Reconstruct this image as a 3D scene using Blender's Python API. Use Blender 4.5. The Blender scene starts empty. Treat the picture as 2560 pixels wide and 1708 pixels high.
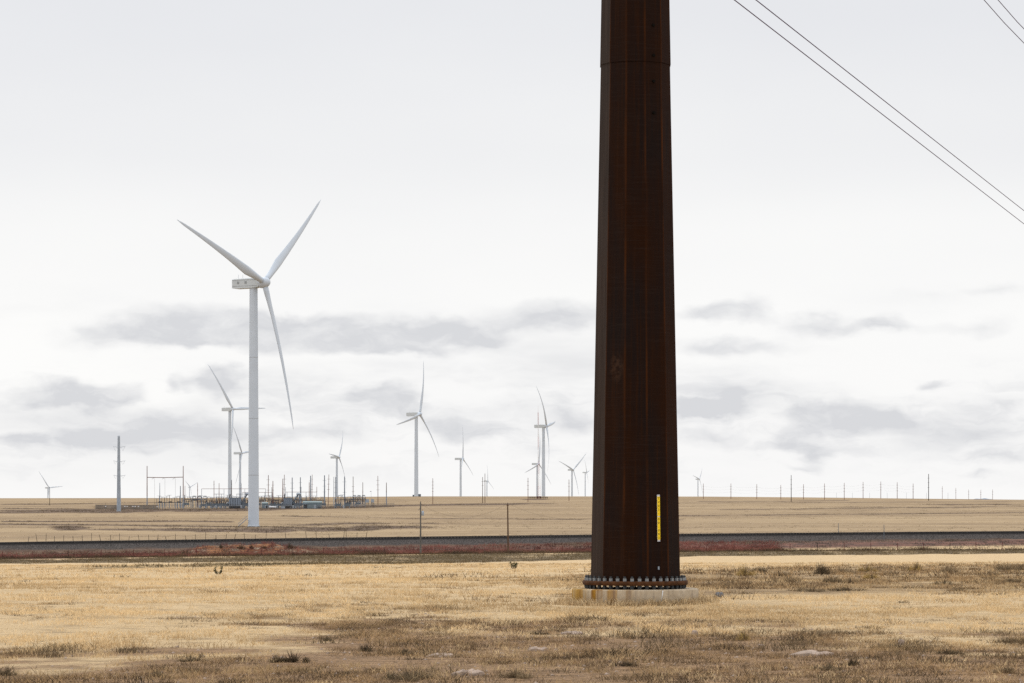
import bpy, math, random
import numpy as np
from mathutils import Vector, Matrix
random.seed(7); RNG = np.random.default_rng(11)
F = 7466.7; HZ = 1245.0; CZ = 2.18          # focal length in photo pixels, horizon row, eye height
S = bpy.context.scene; COL = S.collection
PI = math.pi

# ------------------------------------------------------------------ helpers
def P(px, row, D): return Vector(((px-1280)/F*D, D, CZ+(HZ-row)/F*D))
def sstep(a, b, x):
    t = np.clip((x-a)/(b-a), 0, 1); return t*t*(3-2*t)
def hsh(i, j, s):
    n = np.sin(i*127.1+j*311.7+s*74.7)*43758.5453; return n-np.floor(n)
def vnoise(x, y, s=0):
    xi, yi = np.floor(x), np.floor(y); fx, fy = x-xi, y-yi
    fx, fy = fx*fx*(3-2*fx), fy*fy*(3-2*fy)
    a, b = hsh(xi, yi, s), hsh(xi+1, yi, s); c, d = hsh(xi, yi+1, s), hsh(xi+1, yi+1, s)
    return (a+(b-a)*fx)*(1-fy)+(c+(d-c)*fx)*fy
def fbm(x, y, o=4, s=0):
    t = 0; a = .5
    for k in range(o): t = t+a*vnoise(x*2**k, y*2**k, s+k*17); a *= .5
    return t/(1-.5**o)

# ------------------------------------------------------------------ terrain
TY = [-80, 35, 62.7, 95, 160, 250, 330, 470, 505, 525, 540, 552, 575, 700, 981, 1600, 1800, 2200, 2600, 3000, 3300, 3600, 5000, 8000, 20000, 60000]
TZ = [.1, 0, 0, -.5, -1.7, -3.35, -4.9, -6.76, -7.22, -7.6, -7.3, -6.6, -6.3, -6.6, -7.1, -4.9, -4.1, -1.65, .85, 3.75, 3.3, 1, -14, -45, -60, -60]
RPX = [0, 300, 500, 650, 780, 900, 1040, 1280, 1500, 1750, 2000, 2321, 2560]
RRW = [1244.6, 1244.3, 1244, 1242.4, 1242, 1241, 1240, 1240, 1240, 1240.4, 1242.3, 1246, 1248.4]
def tilt(x):
    x = np.clip(x, -150, 150); return .0091*x-.000023*x*x
def ground(x, y):
    x = np.asarray(x, float); y = np.asarray(y, float)
    z = np.interp(y, TY, TZ)
    w = sstep(150, 400, y)*(1-sstep(700, 960, y))
    z = z+tilt(x)*w
    px = 1280+F*x/np.maximum(y, 30)
    r = np.interp(px, RPX, RRW)
    z = z+(1240-r)/F*3000*sstep(1700, 2900, y)*(1-sstep(3300, 5000, y))
    z = z+(fbm(x*.13, y*.13, 3, 3)-.5)*.22*(1-sstep(150, 300, y))*sstep(5, 30, np.abs(y-0))
    z = z-(fbm(x*.01, y*.01, 3, 5)-.5)*.8*sstep(600, 1000, y)*(1-sstep(2500, 3000, y))
    return z
def gz(x, y): return float(ground(x, y))
_ys = np.concatenate([np.arange(30, 600, .5), np.arange(600, 3100, 4)])
def gp(px, row, dmin=30, dmax=3000):
    """ground point seen at a photo pixel (nearest hit)"""
    x = (px-1280)/F*_ys
    rows = HZ+(CZ-ground(x, _ys))/_ys*F
    m = (rows <= row) & (_ys >= dmin)
    D = _ys[np.argmax(m)] if m.any() else dmax
    D = min(D, dmax); x = (px-1280)/F*D
    return Vector((x, D, gz(x, D)))

# colour zones of the ground, from where the patches lie on the land
def band(row, c, h): return np.exp(-((row-c)/h)**2)
FENCE = ([0, 82, 653, 1035, 1262, 1834, 2309, 2560], [1399, 1398, 1386.5, 1383.5, 1381, 1373, 1366, 1363])
def zones(x, y):
    yy = np.maximum(y, 31); px = 1280+F*x/yy
    row = HZ+(CZ-ground(x, yy))/yy*F
    n1 = fbm(x*.35, y*.35, 4, 1)-.5; n2 = fbm(x*1.3, y*.9, 3, 2)-.5; nf = fbm(x*.05, y*.03, 4, 9)-.5
    ns = fbm(px*.012, row*.12, 4, 21)-.5
    fb = np.interp(px, [0, 250, 550, 900, 1300, 1480, 1700, 1900, 2150, 2350, 2560], [1662, 1655, 1630, 1590, 1582, 1588, 1578, 1585, 1597, 1612, 1625])
    soil = sstep(-62, 38, row-fb+n1*150+n2*60)
    rt = np.interp(px, [1050, 1480, 1720, 1900, 2560], [1438, 1432, 1428, 1418, 1410]); rb = np.interp(px, [1050, 1480, 1720, 1900, 2560], [1450, 1470, 1500, 1492, 1486])
    st = sstep(-6, 8, row-rt+n1*14)*(1-sstep(-16, 10, row-rb+n1*30))*np.interp(px, [1040, 1250, 1480, 1740, 2560], [0, .35, .5, .95, .8])
    sp = 0
    for (cx, cr, hw, hh, s) in [(640, 1544, 110, 7, .9), (455, 1546, 70, 4, .7), (900, 1498, 60, 7, .8), (820, 1500, 60, 5, .6), (760, 1518, 130, 9, .4), (1100, 1525, 120, 10, .5), (1250, 1500, 130, 10, .45), (1400, 1492, 80, 10, .5), (250, 1545, 160, 5, .5), (90, 1512, 120, 5, .4), (230, 1502, 60, 4, .35), (1900, 1530, 200, 8, .35), (2100, 1555, 260, 8, .4), (1150, 1468, 60, 6, .4), (1060, 1452, 30, 3, .5)]:
        sp = np.maximum(sp, s*np.exp(-((px-cx)/hw)**2-((row-cr)/hh)**2)*(1+2.2*n1))
    sp = np.clip(sp, 0, 1)
    mc = np.interp(px, [0, 700, 1280, 1750, 2560], [1405.5, 1397, 1395, 1382, 1376]); mh = np.interp(px, [0, 700, 1280, 2560], [5, 8, 11, 9])
    ol = sstep(1.1, .75, np.abs(row-mc+ns*6)/mh)*(.72+ns*.9)
    l2 = np.interp(px, [0, 200, 700, 1100, 1280], [1427, 1421.5, 1412, 1406, 1401])
    ol = np.maximum(ol, band(row, l2+ns*5, 2.8)*.85*(px < 1350))
    ol = np.clip(ol, 0, 1)*sstep(150, 200, yy)*(yy < 506)
    fl = np.interp(px, *FENCE)
    red = sstep(3, -2, row-fl)*(yy < 570)*(yy > 420)
    far = sstep(560, 640, yy)
    dk = 0
    sb = np.interp(px, [20, 300, 600, 800, 980, 1150, 1400], [1277.5, 1277, 1274, 1270, 1265, 1261.5, 1259]); amp = np.interp(px, [0, 60, 300, 850, 1000, 1350, 1420], [.5, .7, .95, .95, .75, .7, 0])
    dk = np.maximum(dk, band(row, sb+ns*2.5, np.interp(px, [0, 300, 900, 1300], [2.5, 3.5, 3, 1.6]))*amp)
    for (px_, rw_, h, a) in [([0, 200, 420, 570], [1304, 1304.5, 1303, 1305], 1.3, .8), ([0, 250, 640, 900], [1311, 1313, 1318, 1321], 1.5, .55), ([0, 130, 250, 420], [1271.5, 1272.5, 1274.5, 1276], 1.1, .6), ([0, 150, 300], [1282, 1281, 1281], 1.2, .8), ([0, 200, 420], [1262, 1259, 1256], .8, .45), ([1750, 2000, 2100], [1254, 1252.5, 1251.5], .7, .5), ([1680, 2100, 2560], [1258, 1256, 1254], .8, .3), ([1800, 2200, 2560], [1275, 1270, 1266], 1.5, .3), ([1650, 2000, 2560], [1290, 1287, 1282], 1.5, .3), ([700, 1000, 1700], [1290, 1296, 1300], 2., .25)]:
        dk = np.maximum(dk, band(row, np.interp(px, px_, rw_)+ns*2.5, h)*a*1.35*(px >= px_[0])*(px <= px_[-1]+20))
    for (cx, cr, hw, hh, s) in [(175, 1320, 40, 5, .8), (330, 1324, 110, 3, .6), (640, 1326, 170, 5, .95), (480, 1325, 100, 4, .7), (800, 1324, 140, 4.5, .6), (950, 1309, 130, 3, .55), (980, 1318, 120, 4, .6), (760, 1312, 90, 3, .5), (1340, 1249, 30, 1.2, .9), (2150, 1268, 120, 2, .3), (2450, 1262, 120, 2, .4)]:
        dk = np.maximum(dk, s*np.exp(-((px-cx)/hw)**2-((row-cr)/hh)**2)*(1+1.4*ns))
    dk = np.clip(dk*(1.6+2.0*ns), 0, 1)*far
    return soil, np.clip(np.maximum(st*(1+n1*1.2), sp), 0, 1), ol, red, dk, far, n1, ns

# ------------------------------------------------------------------ materials
def mat(name):
    m = bpy.data.materials.new(name); m.use_nodes = True
    nt = m.node_tree; b = nt.nodes['Principled BSDF']; return m, nt, b
class N:
    def __init__(s, nt): s.nt = nt
    def n(s, t, **k):
        o = s.nt.nodes.new(t)
        for a, v in k.items():
            if a.startswith('i_'): o.inputs[a[2:].replace('_', ' ')].default_value = v
            else: setattr(o, a, v)
        return o
    def l(s, a, b): s.nt.links.new(a, b)
    def noise(s, vec, scale, detail=4, rough=.55, dim='3D'):
        o = s.n('ShaderNodeTexNoise'); o.inputs['Scale'].default_value = scale; o.inputs['Detail'].default_value = detail; o.inputs['Roughness'].default_value = rough
        if vec is not None: s.l(vec, o.inputs['Vector'])
        return o.outputs['Fac']
    def mapv(s, vec, scale=(1, 1, 1), loc=(0, 0, 0)):
        o = s.n('ShaderNodeMapping'); o.inputs['Scale'].default_value = scale; o.inputs['Location'].default_value = loc; s.l(vec, o.inputs['Vector']); return o.outputs['Vector']
    def mr(s, v, a, b, c=0, d=1, smooth=False):
        o = s.n('ShaderNodeMapRange'); 
        if smooth: o.interpolation_type = 'SMOOTHSTEP'
        for i, q in zip((1, 2, 3, 4), (a, b, c, d)): o.inputs[i].default_value = q
        s.l(v, o.inputs[0]); return o.outputs[0]
    def math(s, op, a, b=None, c=None):
        o = s.n('ShaderNodeMath', operation=op)
        for i, q in enumerate((a, b, c)):
            if q is None: continue
            if isinstance(q, (int, float)): o.inputs[i].default_value = q
            else: s.l(q, o.inputs[i])
        return o.outputs[0]
    def mix(s, f, a, b, blend='MIX'):
        o = s.n('ShaderNodeMix', data_type='RGBA', blend_type=blend)
        for i, q in ((0, f), (6, a), (7, b)):
            if isinstance(q, (int, float)): o.inputs[i].default_value = q
            elif isinstance(q, tuple): o.inputs[i].default_value = q if len(q) == 4 else (*q, 1)
            else: s.l(q, o.inputs[i])
        return o.outputs[2]
def simple(name, col, rough=.6, metal=0, var=.25, scale=3., spec=.3, stretch=(1, 1, 1), bump=0):
    m, nt, b = mat(name); g = N(nt)
    tc = g.n('ShaderNodeTexCoord').outputs['Object']
    v = g.mapv(tc, stretch)
    f = g.noise(v, scale, 5)
    dark = tuple(c*(1-var) for c in col); lite = tuple(min(1, c*(1+var)) for c in col)
    c = g.mix(g.mr(f, .3, .7), dark, lite)
    g.l(c, b.inputs['Base Color']); b.inputs['Roughness'].default_value = rough; b.inputs['Metallic'].default_value = metal
    b.inputs['Specular IOR Level'].default_value = spec
    if bump:
        bm = g.n('ShaderNodeBump'); bm.inputs['Strength'].default_value = bump; g.l(f, bm.inputs['Height']); g.l(bm.outputs[0], b.inputs['Normal'])
    return m
def foliage(name, trans=.35):
    m, nt, b = mat(name); g = N(nt)
    a = g.n('ShaderNodeAttribute', attribute_name='Col').outputs['Color']
    d = g.n('ShaderNodeBsdfDiffuse'); t = g.n('ShaderNodeBsdfTranslucent'); mx = g.n('ShaderNodeMixShader'); mx.inputs[0].default_value = trans
    g.l(a, d.inputs[0]); g.l(a, t.inputs[0]); g.l(d.outputs[0], mx.inputs[1]); g.l(t.outputs[0], mx.inputs[2])
    g.l(mx.outputs[0], nt.nodes['Material Output'].inputs[0]); return m

M = {}
M['grass'] = foliage('dry_grass_blades'); M['leaf'] = foliage('shrub_twigs', .2)
M['white'] = simple('turbine_white_paint', (.57, .63, .70), .6, 0, .03, .25, spec=.2)
M['nacelle'] = simple('nacelle_shell', (.57, .61, .63), .5, 0, .06, .6)
M['seam'] = simple('seam_grey', (.43, .455, .48), .6)
M['vent'] = simple('vent_grey', (.30, .32, .33), .6)
M['galv'] = simple('galvanised_steel', (.25, .29, .345), .5, .25, .18, .5, stretch=(1, 1, .3))
M['galvl'] = simple('light_galvanised_steel', (.36, .405, .455), .5, .2, .18, .6)
M['galvd'] = simple('substation_grey_paint', (.125, .155, .185), .55, .0, .25, .4)
M['dark'] = simple('dark_bus_steel', (.045, .05, .06), .5, 0, .3, 1.)
M['wood'] = simple('weathered_pole_wood', (.105, .062, .038), .85, 0, .35, 4, stretch=(1, 1, .1))
M['woodg'] = simple('grey_pole_wood', (.12, .115, .105), .85, 0, .3, 4, stretch=(1, 1, .1))
M['woodd'] = simple('dark_post_wood', (.035, .028, .024), .9, 0, .4, 4)
M['redpole'] = simple('rusty_brown_pole', (.19, .10, .075), .8, 0, .3, 2, stretch=(1, 1, .2))
M['redpost'] = simple('red_steel_post', (.11, .03, .025), .7, 0, .3, 3)
M['redpaint'] = simple('aviation_red', (.36, .07, .05), .5); M['whitepaint'] = simple('aviation_white', (.68, .66, .65), .5)
M['insul'] = simple('insulator_brown', (.06, .05, .05), .35)
M['wire'] = simple('conductor_fringe_purple', (.055, .022, .085), .6, .3, .15)  # purple imitates lens colour fringing, not the metal's own colour
M['thinwire'] = simple('dark_fence_wire', (.06, .05, .045), .7)
M['tealroof'] = simple('control_house_wall', (.17, .225, .25), .6, 0, .12, .5); M['tealroof2'] = simple('control_house_roof', (.20, .26, .265), .55, 0, .1, .5)
M['tank'] = simple('white_tank_paint', (.78, .79, .80), .4, 0, .05)
M['chain'] = simple('fence_fabric', (.27, .225, .18), .9, 0, .25, .2)
M['rail'] = simple('rail_steel', (.035, .03, .028), .5, .3, .3); M['sleeper'] = simple('sleeper_wood', (.022, .018, .016), .9, 0, .4)
M['hill'] = simple('far_hill_haze_blue', (.16, .22, .30), .9, 0, .1, .001)  # blue of the distant haze painted into the hill's base colour
M['stone'] = simple('pale_pink_stone', (.34, .26, .205), .9, 0, .3, 6, bump=.4); M['stoneg'] = simple('grey_stone', (.16, .16, .17), .9, 0, .35, 8, bump=.4)
M['nut'] = simple('zinc_nut', (.25, .265, .275), .4, .35, .25, 30); M['stud'] = simple('stud_steel', (.045, .05, .055), .5, .4, .3, 30)
M['alu'] = simple('sign_aluminium', (.55, .56, .60), .4, .3, .1); M['yellow'] = simple('sign_yellow', (.95, .66, .012), .5, 0, .06, 20); M['ink'] = simple('sign_black', (.012, .011, .010), .6)

def ground_mat():
    m, nt, b = mat('prairie_ground'); g = N(nt)
    tc = g.n('ShaderNodeTexCoord').outputs['Object']
    za = g.n('ShaderNodeAttribute', attribute_name='zoneA').outputs['Color']; zb = g.n('ShaderNodeAttribute', attribute_name='zoneB').outputs['Color']
    sa = g.n('ShaderNodeSeparateColor'); g.l(za, sa.inputs[0]); sb = g.n('ShaderNodeSeparateColor'); g.l(zb, sb.inputs[0])
    soil, strip, ol = sa.outputs; red, dk, far = sb.outputs
    n1 = g.noise(tc, 12, 8, .8); n2 = g.noise(tc, .8, 6, .62); n3 = g.noise(g.mapv(tc, (.03, .022, 1)), 1., 9, .72)
    n4 = g.noise(g.mapv(tc, (.003, .010, 1)), 1., 8, .66); n5 = g.noise(g.mapv(tc, (.35, 1, 1)), 3.2, 8, .7)
    n6 = g.noise(g.mapv(tc, (1, .22, 1)), .5, 9, .75)
    gold = g.mix(g.mr(n2, .3, .7), (.66, .49, .285), (.54, .39, .215))
    gold = g.mix(g.mr(n5, .52, .68), gold, (.26, .185, .11))
    gold = g.mix(g.mr(n1, .54, .70), gold, (.20, .14, .085))
    sandy = g.mix(g.mr(n5, .38, .66), (.43, .275, .155), (.20, .125, .07))
    sandy = g.mix(g.mr(n1, .48, .62), sandy, (.075, .05, .03))
    sandy = g.mix(g.mr(n1, .36, .28), sandy, (.58, .43, .34))
    weed = g.mix(g.mr(n5, .35, .65), (.46, .32, .17), (.17, .115, .068))
    olive = g.mix(g.mr(n6, .35, .65), (.20, .148, .085), (.085, .063, .04))
    ff = g.mix(g.mr(n3, .36, .64), (.35, .252, .147), (.225, .16, .098))
    ff = g.mix(g.mr(n4, .45, .62, 0, .65), ff, (.43, .32, .19))
    ff = g.mix(g.mr(g.noise(g.mapv(tc, (.006, .06, 1)), 1., 6, .6), .50, .70, 0, .45), ff, (.24, .175, .115))
    ff = g.mix(g.mr(n6, .60, .74), ff, (.22, .16, .105))
    c = g.mix(far, gold, ff)
    soilm = g.mr(g.math('ADD', soil, g.math('MULTIPLY', g.math('SUBTRACT', n2, .5), .9)), .35, .75)
    c = g.mix(soilm, c, sandy)
    c = g.mix(g.mr(g.math('ADD', strip, g.math('MULTIPLY', g.math('SUBTRACT', n5, .5), 1.3)), .3, .8), c, weed)
    c = g.mix(g.mr(g.math('ADD', ol, g.math('MULTIPLY', g.math('SUBTRACT', n6, .5), .9)), .3, .7), c, olive)
    rs = g.mix(g.mr(n6, .4, .6), (.20, .10, .072), (.10, .062, .05))
    c = g.mix(red, c, rs)
    dcol = g.mix(g.mr(n6, .35, .65), (.19, .13, .088), (.085, .06, .044))
    c = g.mix(g.mr(g.math('ADD', dk, g.math('MULTIPLY', g.math('SUBTRACT', n3, .5), .5)), .2, .7), c, dcol)
    g.l(c, b.inputs['Base Color']); b.inputs['Roughness'].default_value = .95; b.inputs['Specular IOR Level'].default_value = .1
    bm = g.n('ShaderNodeBump'); bm.inputs['Strength'].default_value = .7; bm.inputs['Distance'].default_value = .08
    g.l(g.math('ADD', n1, n5), bm.inputs['Height']); g.l(bm.outputs[0], b.inputs['Normal'])
    return m
M['ground'] = ground_mat()
def rust_mat():
    m, nt, b = mat('weathering_steel'); g = N(nt)
    tc = g.n('ShaderNodeTexCoord').outputs['Object']; uv = g.n('ShaderNodeUVMap').outputs[0]
    su = g.n('ShaderNodeSeparateXYZ'); g.l(uv, su.inputs[0]); u = su.outputs[0]
    st = g.noise(g.mapv(tc, (16, 16, .35)), 1., 6, .65); big = g.noise(g.mapv(tc, (1.3, 1.3, .28)), 1.2, 5, .6); gr = g.noise(g.mapv(tc, (22, 22, 60)), 1., 3, .6)
    hs = g.noise(g.mapv(tc, (2, 2, 46)), 1., 4, .7)
    c = g.mix(g.mr(big, .38, .64), (.0205, .0068, .0024), (.0120, .0074, .0066))
    c = g.mix(g.mr(st, .5, .74), c, (.028, .0095, .003))
    c = g.mix(g.math('MULTIPLY', g.mr(hs, .5, .75), .45), c, (.030, .020, .0165))
    c = g.mix(g.math('MULTIPLY', g.mr(gr, .58, .8), .4), c, (.008, .006, .005))
    e = g.math('ABSOLUTE', g.math('SUBTRACT', u, .5))
    e = g.math('ADD', e, g.math('MULTIPLY', g.math('SUBTRACT', st, .5), .10))
    ed = g.math('MULTIPLY', g.mr(e, .41, .50, 0, 1, True), g.mr(g.noise(g.mapv(tc, (3, 3, .5)), 1.4, 3), .34, .62))
    c = g.mix(g.math('MULTIPLY', ed, g.mr(big, .35, .6, .25, .85)), c, (.070, .021, .004))
    so = g.n('ShaderNodeTexGradient', gradient_type='SPHERICAL'); g.l(g.mapv(tc, (6, 1.2, 3), (6*.42, 1.05, -3*4.9)), so.inputs[0])
    sc = g.math('MULTIPLY', so.outputs['Fac'], g.mr(g.noise(tc, 9, 4), .4, .6))
    c = g.mix(g.math('MINIMUM', g.math('MULTIPLY', sc, .9), .4), c, (.075, .04, .024))
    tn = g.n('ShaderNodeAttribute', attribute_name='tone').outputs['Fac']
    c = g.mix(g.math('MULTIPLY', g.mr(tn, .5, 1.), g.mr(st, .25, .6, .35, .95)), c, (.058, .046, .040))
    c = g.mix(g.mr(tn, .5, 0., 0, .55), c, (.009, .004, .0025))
    g.l(c, b.inputs['Base Color']); b.inputs['Roughness'].default_value = .65; b.inputs['Specular IOR Level'].default_value = .035
    bm = g.n('ShaderNodeBump'); bm.inputs['Strength'].default_value = .15; bm.inputs['Distance'].default_value = .01; g.l(st, bm.inputs['Height']); g.l(bm.outputs[0], b.inputs['Normal'])
    return m
M['rust'] = rust_mat()
M['lug'] = simple('step_lug_dark', (.006, .005, .004), .8, spec=.05); M['flange'] = simple('rusty_flange', (.072, .029, .010), .8, 0, .45, 9, spec=.15, bump=.2)
def conc_mat():
    m, nt, b = mat('stained_concrete'); g = N(nt)
    tc = g.n('ShaderNodeTexCoord').outputs['Object']; sx = g.n('ShaderNodeSeparateXYZ'); g.l(tc, sx.inputs[0])
    base = g.mix(g.mr(g.noise(tc, 5, 6, .65), .3, .7), (.37, .29, .195), (.53, .44, .32))
    base = g.mix(g.math('MULTIPLY', g.mr(g.noise(g.mapv(tc, (9, 9, .6)), 1., 4), .48, .62), .55), base, (.26, .205, .15))
    s = g.mr(g.noise(g.mapv(tc, (6.5, 6.5, .25)), 1., 3, .5), .44, .54)
    left = g.mr(sx.outputs[0], .25, -.9)
    stain = g.mix(g.mr(g.noise(g.mapv(tc, (14, 14, .5)), 1., 3), .4, .6), (.34, .175, .02), (.17, .07, .012))
    c = g.mix(g.math('MULTIPLY', s, g.math('MULTIPLY', left, 1.)), base, stain)
    left2 = g.mr(sx.outputs[0], -.95, -1.3); c = g.mix(g.math('MULTIPLY', left2, .55), c, (.40, .25, .06))
    g.l(c, b.inputs['Base Color']); b.inputs['Roughness'].default_value = .9; b.inputs['Specular IOR Level'].default_value = .2
    bm = g.n('ShaderNodeBump'); bm.inputs['Strength'].default_value = .3; bm.inputs['Distance'].default_value = .02; g.l(g.noise(tc, 14, 6), bm.inputs['Height']); g.l(bm.outputs[0], b.inputs['Normal'])
    return m
M['conc'] = conc_mat()
def ballast_mat():
    m, nt, b = mat('ballast_gravel'); g = N(nt)
    tc = g.n('ShaderNodeTexCoord').outputs['Object']; a = g.n('ShaderNodeAttribute', attribute_name='low').outputs['Fac']
    n = g.noise(tc, 4.5, 5, .8); n2 = g.noise(g.mapv(tc, (.15, .4, .4)), 1., 5, .65); vo = g.n('ShaderNodeTexVoronoi'); vo.inputs['Scale'].default_value = 3.; g.l(tc, vo.inputs['Vector'])
    c = g.mix(g.mr(n, .38, .62), (.010, .009, .008), (.125, .110, .102))
    c = g.mix(g.mr(a, -.1, -.5), c, (.010, .009, .009))
    lo = g.mix(g.mr(n2, .35, .65), (.23, .145, .10), (.08, .054, .04))
    lo = g.mix(g.mr(vo.outputs['Distance'], .16, .08), lo, (.42, .36, .33))
    c = g.mix(g.mr(g.math('ADD', a, g.math('MULTIPLY', g.math('SUBTRACT', n2, .5), 1.1)), .45, .7), c, lo)
    g.l(c, b.inputs['Base Color']); b.inputs['Roughness'].default_value = .95; b.inputs['Specular IOR Level'].default_value = .1
    return m
M['ballast'] = ballast_mat()
def mound_mat():
    m, nt, b = mat('red_earth'); g = N(nt)
    tc = g.n('ShaderNodeTexCoord').outputs['Object']
    n = g.noise(g.mapv(tc, (.5, .5, 1)), .9, 6, .65)
    c = g.mix(g.mr(n, .40, .58), (.31, .145, .07), (.105, .040, .026))
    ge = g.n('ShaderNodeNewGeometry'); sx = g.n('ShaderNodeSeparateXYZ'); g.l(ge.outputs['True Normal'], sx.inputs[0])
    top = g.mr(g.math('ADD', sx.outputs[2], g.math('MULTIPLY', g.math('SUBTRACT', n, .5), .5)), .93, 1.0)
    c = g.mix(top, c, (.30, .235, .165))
    c = g.mix(g.mr(g.noise(tc, 2.2, 5, .7), .50, .62), c, (.12, .078, .055))
    g.l(c, b.inputs['Base Color']); b.inputs['Roughness'].default_value = .95; b.inputs['Specular IOR Level'].default_value = .1
    return m
M['mound'] = mound_mat()

# ------------------------------------------------------------------ mesh builder
class MB:
    def __init__(s): s.v = []; s.f = []; s.smooth = []
    def box(s, c, d, rot=None, taper=1):
        c = Vector(c); b = len(s.v)
        for z in (-1, 1):
            for (x, y) in ((-1, -1), (1, -1), (1, 1), (-1, 1)):
                k = taper if z > 0 else 1
                q = Vector((x*d[0]/2*k, y*d[1]/2*k, z*d[2]/2))
                if rot is not None: q = rot @ q
                s.v.append(c+q)
        for f in ((0, 3, 2, 1), (4, 5, 6, 7), (0, 1, 5, 4), (1, 2, 6, 5), (2, 3, 7, 6), (3, 0, 4, 7)): s.f.append([b+i for i in f]); s.smooth.append(False)
        return s
    def path(s, pts, rs, n=8, cap=True, ref=None, smooth=True):
        pts = [Vector(p) for p in pts]; rs = list(rs)
        if cap and smooth and n >= 6:          # a ring close to each end keeps the side's shading straight up to the cap
            pts = [pts[0], pts[0].lerp(pts[1], .01)]+pts[1:-1]+[pts[-1].lerp(pts[-2], .01), pts[-1]]
            rs = [rs[0], rs[0]+(rs[1]-rs[0])*.01]+rs[1:-1]+[rs[-1]+(rs[-2]-rs[-1])*.01, rs[-1]]
        b = len(s.v); N_ = len(pts)
        for i, p in enumerate(pts):
            t = (pts[min(i+1, N_-1)]-pts[max(i-1, 0)]).normalized()
            r = ref or (Vector((0, 0, 1)) if abs(t.z) < .9 else Vector((1, 0, 0)))
            x = t.cross(r).normalized(); y = t.cross(x)
            for k in range(n):
                a = 2*PI*k/n; s.v.append(p+(x*math.cos(a)+y*math.sin(a))*rs[i])
        for i in range(N_-1):
            for k in range(n):
                s.f.append([b+i*n+k, b+i*n+(k+1) % n, b+(i+1)*n+(k+1) % n, b+(i+1)*n+k]); s.smooth.append(smooth)
        if cap:
            s.f.append([b+k for k in range(n)][::-1]); s.f.append([b+(N_-1)*n+k for k in range(n)]); s.smooth += [False, False]
        return s
    def tube(s, a, b, r0, r1=None, n=8, smooth=True): return s.path([a, b], [r0, r0 if r1 is None else r1], n, smooth=smooth)
    def lathe(s, prof, c=(0, 0, 0), n=24, axis=None):
        c = Vector(c); b = len(s.v); R = axis or Matrix.Identity(3)
        for (r, z) in prof:
            for k in range(n):
                a = 2*PI*k/n; s.v.append(c+R @ Vector((r*math.cos(a), r*math.sin(a), z)))
        for i in range(len(prof)-1):
            for k in range(n):
                s.f.append([b+i*n+k, b+i*n+(k+1) % n, b+(i+1)*n+(k+1) % n, b+(i+1)*n+k]); s.smooth.append(True)
        s.f.append([b+k for k in range(n)][::-1]); s.f.append([b+(len(prof)-1)*n+k for k in range(n)]); s.smooth += [False, False]
        return s
    def build(s, name, m, parent=None, loc=None, **tags):
        me = bpy.data.meshes.new(name); me.from_pydata([tuple(v) for v in s.v], [], s.f)
        me.polygons.foreach_set('use_smooth', s.smooth); me.materials.append(m); me.update()
        return link(name, me, parent, loc, **tags)
def link(name, data, parent=None, loc=None, **tags):
    o = bpy.data.objects.new(name, data); COL.objects.link(o)
    if parent is not None: o.parent = parent
    if loc is not None: o.location = loc
    for k, v in tags.items():
        if v: o[k] = v
    return o
def thing(name, label, cat, loc, group=None, rz=0):
    o = link(name, None, None, loc, label=label, category=cat, group=group); o.empty_display_size = .1; o.rotation_euler[2] = rz; return o
def copy_tree(o, parent=None):
    c = o.copy(); COL.objects.link(c)
    if parent is not None: c.parent = parent
    for ch in list(o.children): copy_tree(ch, c)
    return c
def npmesh(name, V, faces_flat, starts, totals, m, col=None, parent=None, loc=None, **tags):
    me = bpy.data.meshes.new(name); me.vertices.add(len(V)); me.vertices.foreach_set('co', V.astype(np.float32).ravel())
    me.loops.add(len(faces_flat)); me.loops.foreach_set('vertex_index', faces_flat.astype(np.int32))
    me.polygons.add(len(starts)); me.polygons.foreach_set('loop_start', starts.astype(np.int32)); me.polygons.foreach_set('loop_total', totals.astype(np.int32))
    me.update(calc_edges=True)
    if col is not None:
        a = me.attributes.new('Col', 'FLOAT_COLOR', 'POINT'); a.data.foreach_set('color', np.concatenate([col, np.ones((len(col), 1))], 1).astype(np.float32).ravel())
    me.materials.append(m); return link(name, me, parent, loc, **tags)
def blades(base, tip, w, col, mid=None):
    """blades as two triangles/quad strips: base pair, mid pair, tip"""
    n = len(base); az = RNG.uniform(0, 2*PI, n); d = np.stack([np.cos(az), np.sin(az), 0*az], 1)*w[:, None]*.5
    if mid is None:
        V = np.stack([base-d, base+d, tip], 1).reshape(-1, 3); fl = np.arange(3*n); st = np.arange(n)*3; to = np.full(n, 3); C = np.repeat(col, 3, 0)
    else:
        V = np.stack([base-d, base+d, mid+d*.8, mid-d*.8, tip], 1).reshape(-1, 3)
        k = np.arange(n)*5; fl = np.stack([k, k+1, k+2, k+3, k+3, k+2, k+4], 1).ravel(); st = np.stack([np.arange(n)*7, np.arange(n)*7+4], 1).ravel(); to = np.tile([4, 3], n); C = np.repeat(col, 5, 0)
    return V, fl, st, to, C

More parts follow.
